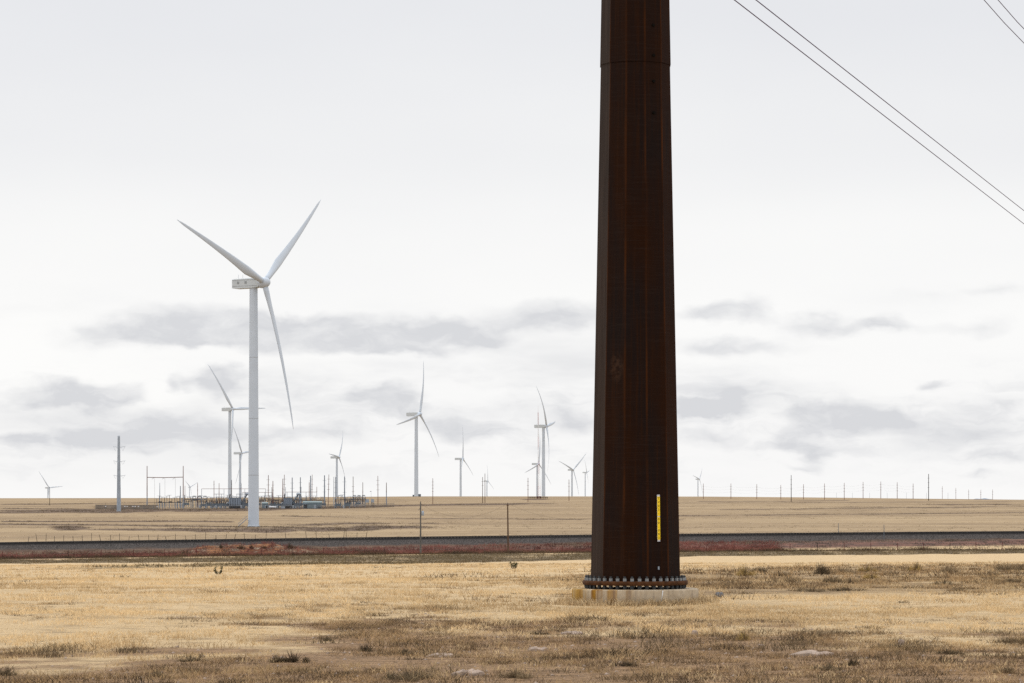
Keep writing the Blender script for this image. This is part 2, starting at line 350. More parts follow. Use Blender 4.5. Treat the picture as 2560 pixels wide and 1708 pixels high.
# ------------------------------------------------------------------ ground sheet
def build_ground():
    Y = np.concatenate([[-6000, -2500, -1000, -400, -180], np.arange(-80, 30, 6), np.arange(30, 80, .5), np.arange(80, 250, 1.5), np.arange(250, 600, 3), 600*1.011**np.arange(0, 160), 3460*1.15**np.arange(0, 19)])
    u = np.concatenate([-np.geomspace(3.5, .23, 14), np.linspace(-.21, .21, 221), np.geomspace(.23, 3.5, 14)])
    YY, U = np.meshgrid(Y, u, indexing='ij'); X = U*(np.abs(YY)+80)
    Z = ground(X, YY); so, st, ol, red, dk, far, n1, ns = zones(X, YY)
    nY, nU = YY.shape; V = np.stack([X, YY, Z], -1).reshape(-1, 3)
    idx = np.arange(nY*nU).reshape(nY, nU); q = np.stack([idx[:-1, :-1], idx[:-1, 1:], idx[1:, 1:], idx[1:, :-1]], -1).reshape(-1)
    nf = (nY-1)*(nU-1)
    o = npmesh('ground', V, q, np.arange(nf)*4, np.full(nf, 4), M['ground'], kind='structure')
    for nm, ch in (('zoneA', (so, st, ol)), ('zoneB', (red, dk, far))):
        a = o.data.attributes.new(nm, 'FLOAT_COLOR', 'POINT')
        a.data.foreach_set('color', np.stack([np.clip(c, 0, 1)+0*X for c in ch]+[np.ones_like(X)], -1).astype(np.float32).ravel())
    o.data.polygons.foreach_set('use_smooth', np.ones(nf, bool))
build_ground()

# ------------------------------------------------------------------ grass and weeds
MY = 537; MX0, MX1 = (452-1280)/F*MY, (815-1280)/F*MY
def mound_h(x, y):
    t = np.clip((x-MX0)/(MX1-MX0), 0, 1); q = np.clip((y-MY+5)/9, 0, 1)
    hh = np.minimum(1, t/.16)**.8*np.minimum(1, (1-t)/.36)**.9*1.72*(.8+.4*fbm(x*.16, y*0, 3, 70))
    pr = np.where(q < .5, np.minimum(1, q/.42)**.8, 1-(q-.5)*1.5)
    return hh*pr+.35*(fbm(x*.9, y*.9, 3, 72)-.5)*np.minimum(1, hh)
def wedge(n, y0, y1, pad=1.12):
    n = max(1, int(n*(1+5.5/(.1714*2*(y0+y1)/2)))); t = RNG.uniform(0, 1, n); y = np.sqrt(y0*y0+t*(y1*y1-y0*y0)); x = RNG.uniform(-1, 1, n)*(.1714*1.04*y+3.2)
    return x, y
BD = [-16, -8, -5.5, -3.6, -2.3, 0, 2.3, 5.5, 16]; BZ = [-3.3, -2.3, -1.75, -.95, -.24, -.19, -.24, -1.9, -3.4]
def rail_y(x): return 560+.15*x
def surf(x, y):
    z = ground(x, y); d = y-rail_y(x)
    z = np.where(np.abs(d) < 15.9, np.maximum(z, np.interp(d, BD, BZ)-4.87+tilt(x)), z)
    return np.where((x > MX0) & (x < MX1) & (np.abs(y-MY+.5) < 4.5), np.maximum(z, ground(x, y)+np.maximum(0, mound_h(x, y))), z)
def tufts(x, y, nb, h, spread, w, cols, lean=.35, bend=True):
    """scatter nb blades round each (x, y)"""
    n = len(x); k = n*nb
    bx = np.repeat(x, nb)+RNG.normal(0, 1, k)*np.repeat(spread, nb); by = np.repeat(y, nb)+RNG.normal(0, 1, k)*np.repeat(spread, nb)
    bz = (surf(bx, by) if y.max() < 600 and y.min() > 490 else ground(bx, by))-.01; H = np.repeat(h, nb)*RNG.uniform(.45, 1.15, k)
    a = RNG.uniform(0, 2*PI, k); l = H*RNG.uniform(.05, 1, k)*lean*2
    base = np.stack([bx, by, bz], 1); dx = np.cos(a)*l; dy = np.sin(a)*l
    tip = base+np.stack([dx, dy, H], 1); mid = base+np.stack([dx*.35, dy*.35, H*.6], 1)
    c = np.repeat(cols, nb, 0)*RNG.uniform(.75, 1.25, (k, 1))
    return blades(base, tip, np.repeat(w, nb), c, mid if bend else None)
def join(parts):
    Vs, fs, ss, ts, cs = [], [], [], [], []; vo = fo = 0
    for V, f, s, t, c in parts:
        Vs.append(V); fs.append(f+vo); ss.append(s+fo); ts.append(t); cs.append(c); vo += len(V); fo += len(f)
    return np.concatenate(Vs), np.concatenate(fs), np.concatenate(ss), np.concatenate(ts), np.concatenate(cs)
def keep_clear(x, y): return ((x-2.6)**2+(y-63)**2) > 1.34**2
def mixcol(a, b, t): return np.array(a)[None]*(1-t[:, None])+np.array(b)[None]*t[:, None]
def build_grass():
    gold, weed = [], []
    for (y0, y1, n, nb, hh, ww, bend) in [(32, 62, 15000, 9, .055, .010, True), (62, 110, 17000, 8, .075, .018, False), (110, 260, 16000, 6, .09, .04, False)]:
        x, y = wedge(n, y0, y1); k = keep_clear(x, y); x, y = x[k], y[k]
        so, st, ol, red, dk, far, n1, ns = zones(x, y)
        dry = np.clip(np.maximum(so, st*.9), 0, 1)
        pat = fbm(x*.8, y*.5, 4, 31); tone = fbm(x*.22, y*.16, 4, 37)
        g = RNG.uniform(0, 1, len(x)) > dry*.72+.9*sstep(.52, .38, pat)
        xg, yg, dg, tg = x[g], y[g], dry[g], tone[g]
        h = hh*(.6+1.3*fbm(xg*.5, yg*.3, 3, 8))
        t = np.clip(RNG.normal(0, .22, len(xg))+dg*.35+(tg-.4)*2.2, 0, 1)
        c = mixcol((.78, .59, .34), (.46, .33, .18), t)
        gold.append(tufts(xg, yg, nb, h, np.full(len(xg), hh*1.2), np.full(len(xg), ww), c, .6, bend))
    # low dead clumps: dense over the bare soil and the strip, sparse in the field
    for (y0, y1, n, nb, sc_, ww) in [(32, 62, 16000, 34, .8, .008), (62, 110, 12000, 26, 1.3, .016), (110, 250, 13000, 18, 2., .035)]:
        x, y = wedge(n, y0, y1); k = keep_clear(x, y); x, y = x[k], y[k]
        so, st, ol, red, dk, far, n1, ns = zones(x, y); dry = np.clip(np.maximum(so, st), 0, 1)
        cl = fbm(x*.55, y*.4, 3, 61)
        k = RNG.uniform(0, 1, len(x)) < dry*.85*sstep(.38, .54, cl)+.04*sstep(.48, .6, cl); x, y, dry = x[k], y[k], dry[k]; m_ = len(x)
        r = RNG.uniform(.04, .20, m_)*sc_*(.6+.8*RNG.uniform(0, 1, m_)**2); t = RNG.uniform(0, 1, m_)
        c = np.where((RNG.uniform(0, 1, m_) < .42)[:, None], mixcol((.56, .38, .20), (.30, .195, .10), t), mixcol((.23, .155, .09), (.055, .039, .024), t))
        weed.append(tufts(x, y, nb, r*RNG.uniform(.35, .9, m_), r, np.full(m_, ww), c, 1., False))
    x, y = wedge(1500, 33, 75); k = keep_clear(x, y); x, y = x[k], y[k]; so = zones(x, y)[0]
    k = (RNG.uniform(0, 1, len(x)) < so*.75*sstep(.3, .6, fbm(x*.3, y*.3, 3, 63))); x, y = x[k], y[k]; m_ = len(x); t = RNG.uniform(0, 1, m_)
    c = np.where((RNG.uniform(0, 1, m_) < .3)[:, None], mixcol((.50, .35, .19), (.30, .21, .11), t), mixcol((.17, .125, .075), (.05, .038, .025), t)); r = RNG.uniform(.10, .26, m_)
    weed.append(tufts(x, y, 70, r*RNG.uniform(.35, .85, m_), r, np.full(m_, .008), c, 1.1, True))
    # tufts standing out on the far field
    y = 620*np.exp(RNG.uniform(0, 1, 30000)*1.35); x = RNG.uniform(-.19, .19, 30000)*y
    so, st, ol, red, dk, far, n1, ns = zones(x, y); k = RNG.uniform(0, 1, 30000) < .16*sstep(.45, .6, fbm(x*.008, y*.02, 4, 71))+dk*.9+.03
    x, y, dk = x[k], y[k], dk[k]; m_ = len(x)
    weed.append(tufts(x, y, 7, RNG.uniform(.12, .38, m_)*(1+dk), y*.0006, y*.00012, mixcol((.30, .225, .14), (.10, .075, .052), np.clip(RNG.uniform(0, 1, m_)+dk*.4, 0, 1)), .9, False))
    # taller stems round the foundation foot
    a = RNG.uniform(0, 2*PI, 900); r = 1.36+np.abs(RNG.normal(0, .14, 900)); x = 2.6+np.cos(a)*r; y = 63+np.sin(a)*r
    gold.append(tufts(x, y, 7, RNG.uniform(.07, .2, 900), np.full(900, .05), np.full(900, .014), mixcol((.70, .55, .34), (.44, .32, .18), RNG.uniform(0, 1, 900)), .4, True))
    V, f, s, t, c = join(gold)
    npmesh('dry_grass', V, f, s, t, M['grass'], c, kind='stuff', label='short golden dry grass covering the field', category='grass')
    # dead weeds: olive verge strip in front of the fence
    x, y = wedge(16000, 190, 500, 1.1); so, st, ol, red, dk, far, n1, ns = zones(x, y); k = (RNG.uniform(0, 1, len(x)) < ol*1.2) & (ol > .25)
    x, y = x[k], y[k]
    weed.append(tufts(x, y, 6, RNG.uniform(.10, .35, len(x)), np.full(len(x), .35), np.full(len(x), .07), mixcol((.25, .185, .10), (.10, .075, .045), RNG.uniform(0, 1, len(x))), .8, False))
    V, f, s, t, c = join(weed)
    npmesh('dead_weeds', V, f, s, t, M['grass'], c, kind='stuff', label='low brown dead weeds growing over bare soil', category='weeds')
    # red weeds along the railway fence
    pr = []
    px = RNG.uniform(-80, 1960, 12500); d = RNG.uniform(0, 1, 12500)
    yb = 507+d*38; x = (px-1280)/F*yb; yb = 507+d*(rail_y(x)-6.5-507)
    am = vnoise(px*.011, d*3, 40); lim = np.interp(px, [0, 300, 430, 480, 800, 860, 1050, 1150, 1260, 1350, 1960], [.9, .8, .75, .45, .45, .75, .75, .6, .45, .55, .8])
    k = RNG.uniform(0, 1, 12500) < lim*(.55+am)*np.where(d > .75, .5, 1)
    x, yb, px = x[k], yb[k], px[k]; n = len(x)
    t = np.clip(vnoise(px*.02, yb*.15, 41)*1.2-.1+RNG.normal(0, .15, n), 0, 1)
    c = mixcol((.30, .125, .10), (.09, .036, .031), t)
    pr.append(tufts(x, yb, 9, RNG.uniform(.25, .85, n)*np.where(yb < 512, .6, 1), np.full(n, .4), np.full(n, .085), c, .8, False))
    V, f, s, t, c = join(pr)
    npmesh('red_weeds', V, f, s, t, M['grass'], c, kind='stuff', label='reddish dry weeds massed along the railway fence', category='weeds')
    pr = []
    px = RNG.uniform(-60, 2620, 4200); fl = np.interp(px, *FENCE); yb = 503+RNG.uniform(0, 6, 4200)+np.where(px > 1950, RNG.uniform(0, 30, 4200)*RNG.uniform(0, 1, 4200), 0); x = (px-1280)/F*yb
    k = RNG.uniform(0, 1, 4200) < .25+.75*vnoise(px*.02, yb*.1, 44); x, yb = x[k], yb[k]; n = len(x)
    c = mixcol((.15, .105, .065), (.04, .031, .024), RNG.uniform(0, 1, n))
    pr.append(tufts(x, yb, 9, RNG.uniform(.2, .75, n)*(.6+.8*vnoise(x*.2, yb*0, 45)), np.full(n, .4), np.full(n, .08), c, .8, False))
    px = RNG.uniform(0, 900, 1500); yb = 538+RNG.uniform(0, 12, 1500); x = (px-1280)/F*yb; yb = rail_y(x)-6-RNG.uniform(0, 9, 1500)
    pr.append(tufts(x, yb, 8, RNG.uniform(.1, .4, 1500), np.full(1500, .4), np.full(1500, .08), mixcol((.36, .29, .19), (.15, .12, .09), RNG.uniform(0, 1, 1500)), .8, False))
    px = RNG.uniform(1000, 2560, 1200); yb = 536+RNG.uniform(0, 10, 1200); x = (px-1280)/F*yb; yb = rail_y(x)-7-RNG.uniform(0, 10, 1200)
    pr.append(tufts(x, yb, 6, RNG.uniform(.1, .35, 1200), np.full(1200, .4), np.full(1200, .07), mixcol((.30, .25, .18), (.07, .06, .055), RNG.uniform(0, 1, 1200)), .8, False))
    px = RNG.uniform(-60, 2620, 5200); yb = 518+RNG.uniform(0, 1, 5200)**.7*36; x = (px-1280)/F*yb; yb = 516+RNG.uniform(0, 1, 5200)**.7*(rail_y(x)-5.-516); q = fbm(px*.012, yb*.12, 3, 47)
    k = RNG.uniform(0, 1, 5200) < sstep(.38, .55, q); px, x, yb, q = px[k], x[k], yb[k], q[k]; n = len(x)
    c = np.where((px > 1900)[:, None], mixcol((.16, .13, .10), (.035, .031, .03), RNG.uniform(0, 1, n)), mixcol((.34, .25, .165), (.10, .07, .052), RNG.uniform(0, 1, n)))
    pr.append(tufts(x, yb, 8, RNG.uniform(.12, .42, n), np.full(n, .45), np.full(n, .075), c, .8, False))
    V, f, s, t, c = join(pr)
    npmesh('fence_weeds', V, f, s, t, M['grass'], c, kind='stuff', label='dark brown tumbled weeds caught along the fence foot', category='weeds')
build_grass()

# small loose stones in the bare soil: nobody could count them
def build_gravel():
    mb = MB(); n = 0
    while n < 1500:
        x, y = wedge(1, 34, 64); so = zones(x, y)
        if RNG.uniform() > so[0][0]*.9+so[1][0]*.3: continue
        n += 1; r = .008+.03*RNG.uniform()**3; z = gz(x[0], y[0]); b = len(mb.v)
        for (dx, dy, dz) in ((1, 0, 0), (.2, 1, .1), (-1, .2, 0), (-.1, -1, .1), (.1, .1, .7), (0, 0, -.5)):
            mb.v.append(Vector((x[0]+dx*r*RNG.uniform(.6, 1.4), y[0]+dy*r*RNG.uniform(.6, 1.4), z+dz*r)))
        for f in ((0, 1, 4), (1, 2, 4), (2, 3, 4), (3, 0, 4), (1, 0, 5), (2, 1, 5), (3, 2, 5), (0, 3, 5)): mb.f.append([b+i for i in f]); mb.smooth.append(False)
    mb.build('gravel', M['stone'], kind='stuff', label='small pale pebbles scattered on the bare soil', category='gravel')
build_gravel()
def flat_stone(px, row, w, h, label, m='stone', name='flat_stone', group='pale flat stones on the bare soil'):
    p = gp(px, row); mb = MB(); n = 14; b = len(mb.v)
    for lev, k, z in ((0, 1.05, -.03), (1, 1, h*.6), (2, .72, h)):
        for i in range(n):
            a = 2*PI*i/n; r = (w/2)*.75*k*(1+.3*math.sin(3*a+px)+.2*math.sin(5*a+row)+.15*math.sin(9*a+w*50)); mb.v.append(Vector((math.cos(a)*r, math.sin(a)*r*1.3, z+.012*math.sin(4*a+px))))
    for l in (0, 1):
        for i in range(n): mb.f.append([b+l*n+i, b+l*n+(i+1) % n, b+(l+1)*n+(i+1) % n, b+(l+1)*n+i]); mb.smooth.append(False)
    mb.f.append([b+2*n+i for i in range(n)]); mb.smooth.append(False)
    mb.build(name, M[m], None, p, label=label, category='stone', group=group)
flat_stone(2026, 1642, .62, .05, 'largest pale flat stone lying in the brown soil below the shrub strip')
flat_stone(1430, 1588, .42, .04, 'pale flat stone left of the steel pole below its foundation')
flat_stone(1340, 1628, .34, .05, 'pale flat stone in the brown soil straight below the pale stone beside the pole')
flat_stone(1103, 1645, .36, .04, 'pale flat stone in the soil between the big dead tuft and the pole')
flat_stone(1172, 1692, .4, .06, 'pale flat stone at the bottom edge of the photograph')
flat_stone(2252, 1615, .12, .07, 'small bright pale stone alone in the reddish soil on the right')
flat_stone(1735, 1591, .12, .07, 'small bright pale stone just right of and below the pole')
flat_stone(1798, 1494, .24, .10, 'grey stone lying right of the concrete foundation', 'stoneg', 'grey_stone', None)

# ------------------------------------------------------------------ shrubs
def shrub(px, row, w, h, cols, label, n=420, name='dead_shrub', cat='shrub', group=None, y=None, tw=None):
    p = gp(px, row) if y is None else Vector(((px-1280)/F*y, y, gz((px-1280)/F*y, y)))
    D = p.y; tw = tw or max(.008, D/2986*.30)
    root = thing(name, label, cat, p, group)
    m_ = 9; ca = RNG.uniform(0, 2*PI, m_); cr_ = RNG.uniform(.0, .8, m_)**.7; cs = RNG.uniform(.35, .75, m_); ch_ = RNG.uniform(.45, 1.05, m_)*(1.05-.55*cr_)
    i_ = RNG.integers(0, m_, n); az = RNG.uniform(0, 2*PI, n); el = np.arccos(RNG.uniform(.12, 1, n)); R = RNG.uniform(.2, 1, n)**.7
    fx, fy = np.cos(ca[i_])*cr_[i_]*w/2, np.sin(ca[i_])*cr_[i_]*w/2
    tip = np.stack([fx+np.cos(az)*np.sin(el)*w/2*cs[i_]*R, fy+np.sin(az)*np.sin(el)*w/2*cs[i_]*R, np.cos(el)*h*ch_[i_]*R], 1)
    base = np.stack([fx, fy, 0*fx], 1); base = base+(tip-base)*RNG.uniform(.15, .6, (n, 1)); tip = tip+RNG.normal(0, 1, (n, 3))*w*.03
    t = np.clip(RNG.uniform(0, 1, n)*.8+RNG.uniform(-.2, .3, m_)[i_], 0, 1); c = mixcol(cols[0], cols[1], t)
    V, f, s, to, c = blades(base, tip, np.full(n, tw*1.2), c)
    V[:, 2] = np.maximum(V[:, 2], -.02)
    npmesh('foliage', V, f, s, to, M['leaf'], c, root)
    k = 26; az = RNG.uniform(0, 2*PI, k); el = RNG.uniform(.1, 1.2, k)
    tip = np.stack([np.cos(az)*np.sin(el)*w*.42, np.sin(az)*np.sin(el)*w*.42, np.cos(el)*h*.85], 1)
    V, f, s, to, c = blades(tip*0+np.array([[0, 0, -.03]]), tip, np.full(k, tw*1.6), np.tile([[.09, .065, .045]], (k, 1)))
    npmesh('stem', V, f, s, to, M['leaf'], c, root)
    return root
OLV = ((.25, .19, .115), (.10, .077, .048)); YEL = ((.50, .35, .13), (.30, .215, .095)); TAN = ((.38, .28, .165), (.17, .125, .078)); DRK = ((.16, .12, .072), (.05, .039, .027))
GS = 'shrubs in the weedy strip right of the steel pole'
def sr(x, y): return 1700+x/2.7326, 1280+y/2.7326
for (x, y, w, h, c, l) in [
    (967, 430, 42, 24, DRK, 'tallest dark round shrub at the top edge of the weedy strip right of the pole'),
    (440, 440, 34, 20, YEL, 'yellowish shrub nearest the pole on the upper edge of the weedy strip'),
    (545, 412, 36, 10, OLV, 'low olive shrub right beside the yellowish shrub nearest the pole'),
    (1105, 420, 50, 12, TAN, 'wide tan shrub right of the tallest dark round shrub'),
    (1275, 412, 36, 16, YEL, 'yellow shrub on the upper strip edge right of the wide tan shrub'),
    (1620, 405, 26, 17, YEL, 'small upright yellow shrub on the strip edge near the middle of the right side'),
    (1835, 418, 44, 20, TAN, 'tan feathery shrub on the strip edge right of the small upright yellow one'),
    (2240, 405, 60, 18, OLV, 'broad olive yellow shrub at the far right end of the strip edge'),
    (2120, 445, 40, 14, TAN, 'tan shrub in front of the broad olive yellow shrub at far right'),
    (2330, 400, 34, 14, TAN, 'shrub cut by the right edge of the photograph'),
    (750, 485, 55, 17, TAN, 'grey tan shrub in mid strip left of and below the tallest dark shrub'),
    (1050, 485, 40, 13, OLV, 'olive shrub in mid strip below the tallest dark shrub'),
    (1160, 490, 28, 13, TAN, 'thin grey shrub touching the olive one below the tallest dark shrub'),
    (1145, 540, 60, 11, DRK, 'long low dark shrub along the lower edge of the weedy strip'),
    (900, 545, 60, 10, OLV, 'low olive shrub left of the long low dark shrub'),
    (1310, 460, 36, 14, YEL, 'pale yellow shrub in mid strip below the yellow edge shrub'),
    (1800, 500, 40, 14, OLV, 'olive shrub in mid strip below the tan feathery shrub'),
    (2250, 485, 44, 12, OLV, 'dark olive low shrub in mid strip at far right'),
    (1900, 545, 46, 10, TAN, 'flat tan shrub on the lower strip edge on the right'),
    (300, 520, 56, 12, TAN, 'flat grey tan shrub just right of the concrete foundation'),
    (680, 440, 44, 12, TAN, 'faint tan shrub between the low olive and tallest dark shrubs'),
    (1480, 430, 44, 10, TAN, 'low pale shrub left of the small upright yellow shrub')]:
    px, row = sr(x, y); D = gp(px, row).y; shrub(px, row, w/F*D*1.7, h/F*D*2.0, c, l, 680, group=GS)
GF = 'dead tufts in the bare soil in front'
for (px, row, w, h, c, l) in [
    (733, 1660, 78, 34, DRK, 'largest dark dead tuft in the brown soil at lower left'),
    (922, 1630, 52, 20, DRK, 'dark dead tuft right of the largest tuft at lower left'),
    (820, 1606, 30, 10, OLV, 'small olive tuft above the largest dark tuft'),
    (1012, 1640, 36, 16, OLV, 'small upright tuft right of the two dark tufts at lower left'),
    (1348, 1586, 44, 12, DRK, 'dark flat tuft left of the steel pole in the soil'),
    (1030, 1704, 130, 38, OLV, 'wide bushy tuft at the bottom edge left of centre'),
    (1290, 1700, 100, 24, TAN, 'tan tuft at the bottom edge below the pole'),
    (1858, 1604, 38, 26, YEL, 'yellow grassy tuft in the soil right of the pole'),
    (2070, 1680, 60, 24, OLV, 'olive tuft below the largest pale flat stone'),
    (2130, 1668, 44, 22, DRK, 'dark tuft right of the olive tuft at lower right'),
    (2370, 1640, 60, 16, OLV, 'low olive tuft in the soil at far lower right'),
    (20, 1695, 50, 24, OLV, 'olive tuft in the lower left corner'),
    (390, 1695, 46, 18, OLV, 'olive tuft at the bottom between the corner tuft and the largest tuft'),
    (690, 1662, 34, 22, TAN, 'pale upright tuft touching the left side of the largest dark tuft'),
    (1560, 1670, 60, 14, DRK, 'low dark tuft in the soil below the concrete foundation'),
    (2520, 1690, 60, 20, TAN, 'tan tuft in the lower right corner'),
    (480, 1655, 60, 13, OLV, 'flat olive tuft on the soil edge at left')]:
    D = gp(px, row).y; shrub(px, row, w/F*D*1.35, h/F*D*1.35, c, l, 900 if w > 60 else 520, 'dead_tuft', 'tuft', GF)
def green_plant(px, row, lobes, label, scale=1.):
    p = gp(px, row); D = p.y; root = thing('green_plant', label, 'plant', p)
    sm = MB(); B, T, C = [], [], []
    for (dx, dz, r) in lobes:
        q = Vector((dx/F*D, random.uniform(-.05, .05), dz/F*D)); rr = r*1.45/F*D; sm.path([(0, 0, -.03), (q.x*.9, .01, q.z*.35), q], [.02, .016, .01], 5)
        n = int(34*scale); a = RNG.normal(0, 1, (n, 3)); a /= np.linalg.norm(a, axis=1)[:, None]; c = np.array(q)+a*rr*RNG.uniform(.1, .9, (n, 1))
        B.append(c); T.append(c+a*rr*.55+np.array([[0, 0, rr*.25]])); C.append(mixcol((.085, .10, .05), (.025, .032, .018), RNG.uniform(0, 1, n)))
    B, T, C = map(np.concatenate, (B, T, C)); V, f, s, to, c = blades(B, T, np.full(len(B), .045), C)
    npmesh('foliage', V, f, s, to, M['leaf'], c, root); sm.build('stem', M['woodd'], root)
green_plant(546, 1436, [(-7, 14, 3.5), (-8, 7, 3), (-5, 3, 2.5), (8, 13, 3.5), (6, 6, 2.5), (2, 2, 2.5), (9, 17, 2)], 'dark green plant with two separate branches in the golden field')
green_plant(1284, 1423, [(-6, 13, 4), (-4, 7, 4), (0, 11, 5), (5, 10, 4.5), (8, 12, 3), (3, 5, 4), (0, 5, 3)], 'compact dark green plant standing in the golden field below the wooden pole')

# ------------------------------------------------------------------ rusty steel pole
PC = Vector((2.6, 63, 0))
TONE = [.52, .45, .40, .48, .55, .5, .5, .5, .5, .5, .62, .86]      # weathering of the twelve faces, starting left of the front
def facet_shaft(name, zs, rs, parent, lip=False):
    V, Fc, UV = [], [], []; n = 12; a0 = math.radians(-46.5)
    for k in range(n):
        a, b = a0+k*PI/6, a0+(k+1)*PI/6
        for i in range(len(zs)-1):
            q = len(V)
            for (ang, z, r) in ((a, zs[i], rs[i]), (b, zs[i], rs[i]), (b, zs[i+1], rs[i+1]), (a, zs[i+1], rs[i+1])): V.append((r*math.sin(ang), -r*math.cos(ang), z))
            Fc.append([q, q+1, q+2, q+3]); UV += [(0, zs[i]), (1, zs[i]), (1, zs[i+1]), (0, zs[i+1])]
        if lip:
            q = len(V); r0 = rs[0]; r1 = r0-.03
            for (ang, r) in ((a, r0), (a, r1), (b, r1), (b, r0)): V.append((r*math.sin(ang), -r*math.cos(ang), zs[0]))
            Fc.append([q, q+1, q+2, q+3]); UV += [(.5, 0)]*4
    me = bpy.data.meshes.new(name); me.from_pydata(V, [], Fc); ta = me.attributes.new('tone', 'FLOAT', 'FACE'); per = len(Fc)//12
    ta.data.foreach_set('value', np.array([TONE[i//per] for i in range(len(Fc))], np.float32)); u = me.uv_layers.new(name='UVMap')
    u.data.foreach_set('uv', np.array(UV).ravel()); me.materials.append(M['rust']); return link(name, me, parent)
pole = thing('transmission_pole', 'huge dark rust brown steel transmission pole bolted to a round concrete base', 'pole', PC)
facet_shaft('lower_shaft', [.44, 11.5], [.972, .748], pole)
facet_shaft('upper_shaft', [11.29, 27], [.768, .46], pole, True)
MB().lathe([(1.105, .357), (1.11, .36), (1.11, .443), (1.105, .446)], n=64).build('base_flange', M['flange'], pole)
MB().lathe([(.90, .268), (.90, .358)], n=32).build('grout_core', M['dark'], pole).scale = (.02, .02, 1)
nut_me = None
for k in range(42):
    a = 2*PI*(k+.3)/42; q = Vector((1.035*math.sin(a), -1.035*math.cos(a), 0))
    if nut_me is None:
        st = MB().tube((0, 0, .27), (0, 0, .545), .027, n=10).build('anchor_bolt', M['stud'], pole, q)
        nu = MB().path([(0, 0, .446), (0, 0, .505)], [.041, .041], 6, smooth=False).build('nut', M['nut'], st)
        ln = MB().path([(0, 0, .295), (0, 0, .357)], [.046, .046], 6, smooth=False).build('levelling_nut', M['stud'], st)
        nut_me = st
    else: c = copy_tree(nut_me, pole); c.location = q
for z in (12.05, 11.42, 10.88, 10.22):
    r = (.972-(z-.44)*.02025+(.012 if z > 11.29 else 0))*math.cos(PI/12); a = math.radians(28.5)
    MB().path([(r*math.sin(a), -r*math.cos(a), z), ((r+.03)*math.sin(a), -(r+.03)*math.cos(a), z)], [.035, .03], 10).build('step_lug', M['lug'], pole)
def facet_frame(adeg, z, off):
    a = math.radians(adeg); r = (.972-(z-.44)*.02025)*math.cos(PI/12)+off
    nrm = Vector((math.sin(a), -math.cos(a), .0196)).normalized(); x = Vector((math.cos(a), math.sin(a), 0)); up = nrm.cross(x)*1.0
    if up.z < 0: up = -up
    return Vector((r*math.sin(a), -r*math.cos(a), z)), Matrix((x, up, nrm)).transposed()
o, R = facet_frame(28.5, .72, .012)
MB().box(o, (.032, .065, .02), R).build('tag_plate', M['galv'], pole)
# arms out of frame carry the conductors
for sx in (-1, 1):
    MB().path([(0, 0, 19.2), (sx*4.1, 0, 19.6)], [.25, .12], 8).build('crossarm', M['rust'], pole)
    MB().path([(sx*4.1, 0, 19.6), (sx*4.1, 0, 17.3)], [.07, .07], 8).build('insulator', M['insul'], pole)
fd = MB().lathe([(1.335, -.3), (1.335, .25), (1.325, .268), (1.29, .275)], n=72).build('concrete_foundation', M['conc'], None, PC, label='round concrete foundation with orange rust stains under the steel pole', category='foundation')
# a pale drip line on the concrete's front (part of it)
a = math.radians(23); MB().path([(1.337*math.sin(a), -1.337*math.cos(a), .262), (1.337*math.sin(a-.03), -1.337*math.cos(a-.03), .02)], [.008, .006], 5).build('drip_line', M['tank'], fd)

# yellow number sign on the pole
SX, SR = facet_frame(28.5, 1.76, .03)
sg = thing('number_sign', 'narrow vertical yellow sign reading TV03-00-002 on the rusty pole', 'sign', PC+SX)
sg.rotation_mode = 'QUATERNION'; sg.rotation_quaternion = SR.to_quaternion()
MB().box((0, 0, 0), (.066, .975, .012)).build('backing', M['alu'], sg)
pn1 = MB().box((0, .245, .008), (.061, .405, .006)).build('panel', M['yellow'], sg); pn2 = MB().box((0, -.215, .008), (.061, .475, .006)).build('panel', M['yellow'], sg)
def glyphs(chars, y0, dy, pan):
    for i, ch in enumerate(chars):
        mb = MB()
        cu = bpy.data.curves.new('glyph', 'FONT'); cu.body = ch; cu.size = .068; cu.align_x = 'CENTER'; cu.extrude = .001; cu.resolution_u = 3; cu.offset = .0004
        ob = bpy.data.objects.new('glyph', cu); COL.objects.link(ob); bpy.context.view_layer.update()
        me = bpy.data.meshes.new_from_object(ob.evaluated_get(bpy.context.evaluated_depsgraph_get())); b = len(mb.v)
        for v in me.vertices: mb.v.append(Vector((v.co.x*.92, v.co.y+y0-dy*i, .0125+v.co.z)))
        for p in me.polygons: mb.f.append([b+k for k in p.vertices]); mb.smooth.append(False)
        bpy.data.objects.remove(ob); bpy.data.curves.remove(cu); bpy.data.meshes.remove(me)
        mb.build('letter', M['ink'], pan)
glyphs('TV03-', .385, .0775, pn1); glyphs('00-002', -.045, .0775, pn2)

# overhead conductors
def cable(name, pts, r, label, n=40, group=None, m='wire'):
    mb = MB(); mb.path(pts, [r]*len(pts), 6); return mb.build(name, M[m], label=label, category='cable', group=group)
def span(A, B, sag, n=48): return [A.lerp(B, t/n)-Vector((0, 0, 4*sag*(t/n)*(1-t/n))) for t in range(n+1)]
def wire_through(a, b, arm):
    """level-ish conductor seen at two photo points, hung from the pole's arm"""
    (pa, ra), (pb, rb) = a, b; ua, ub = (pa-1280)/F, (pb-1280)/F
    m = .30; Ya = (arm.x-m*arm.y)/(ua-m); Yb = (arm.x-m*arm.y)/(ub-m)
    A, B = P(pa, ra, Ya), P(pb, rb, Yb); pts = []
    # parabola through arm height, A and B
    ys = np.array([arm.y, Ya, Yb]); zs = np.array([17.35, A.z, B.z]); q = np.polyfit(ys, zs, 2)
    if q[0] < 0: q = np.array([0, (B.z-A.z)/(Yb-Ya), A.z-(B.z-A.z)/(Yb-Ya)*Ya])
    for y in np.linspace(arm.y, 330, 60): pts.append(Vector((arm.x+m*(y-arm.y), y, float(np.polyval(q, y)))))
    return pts
GW = 'conductors hung from the steel pole'
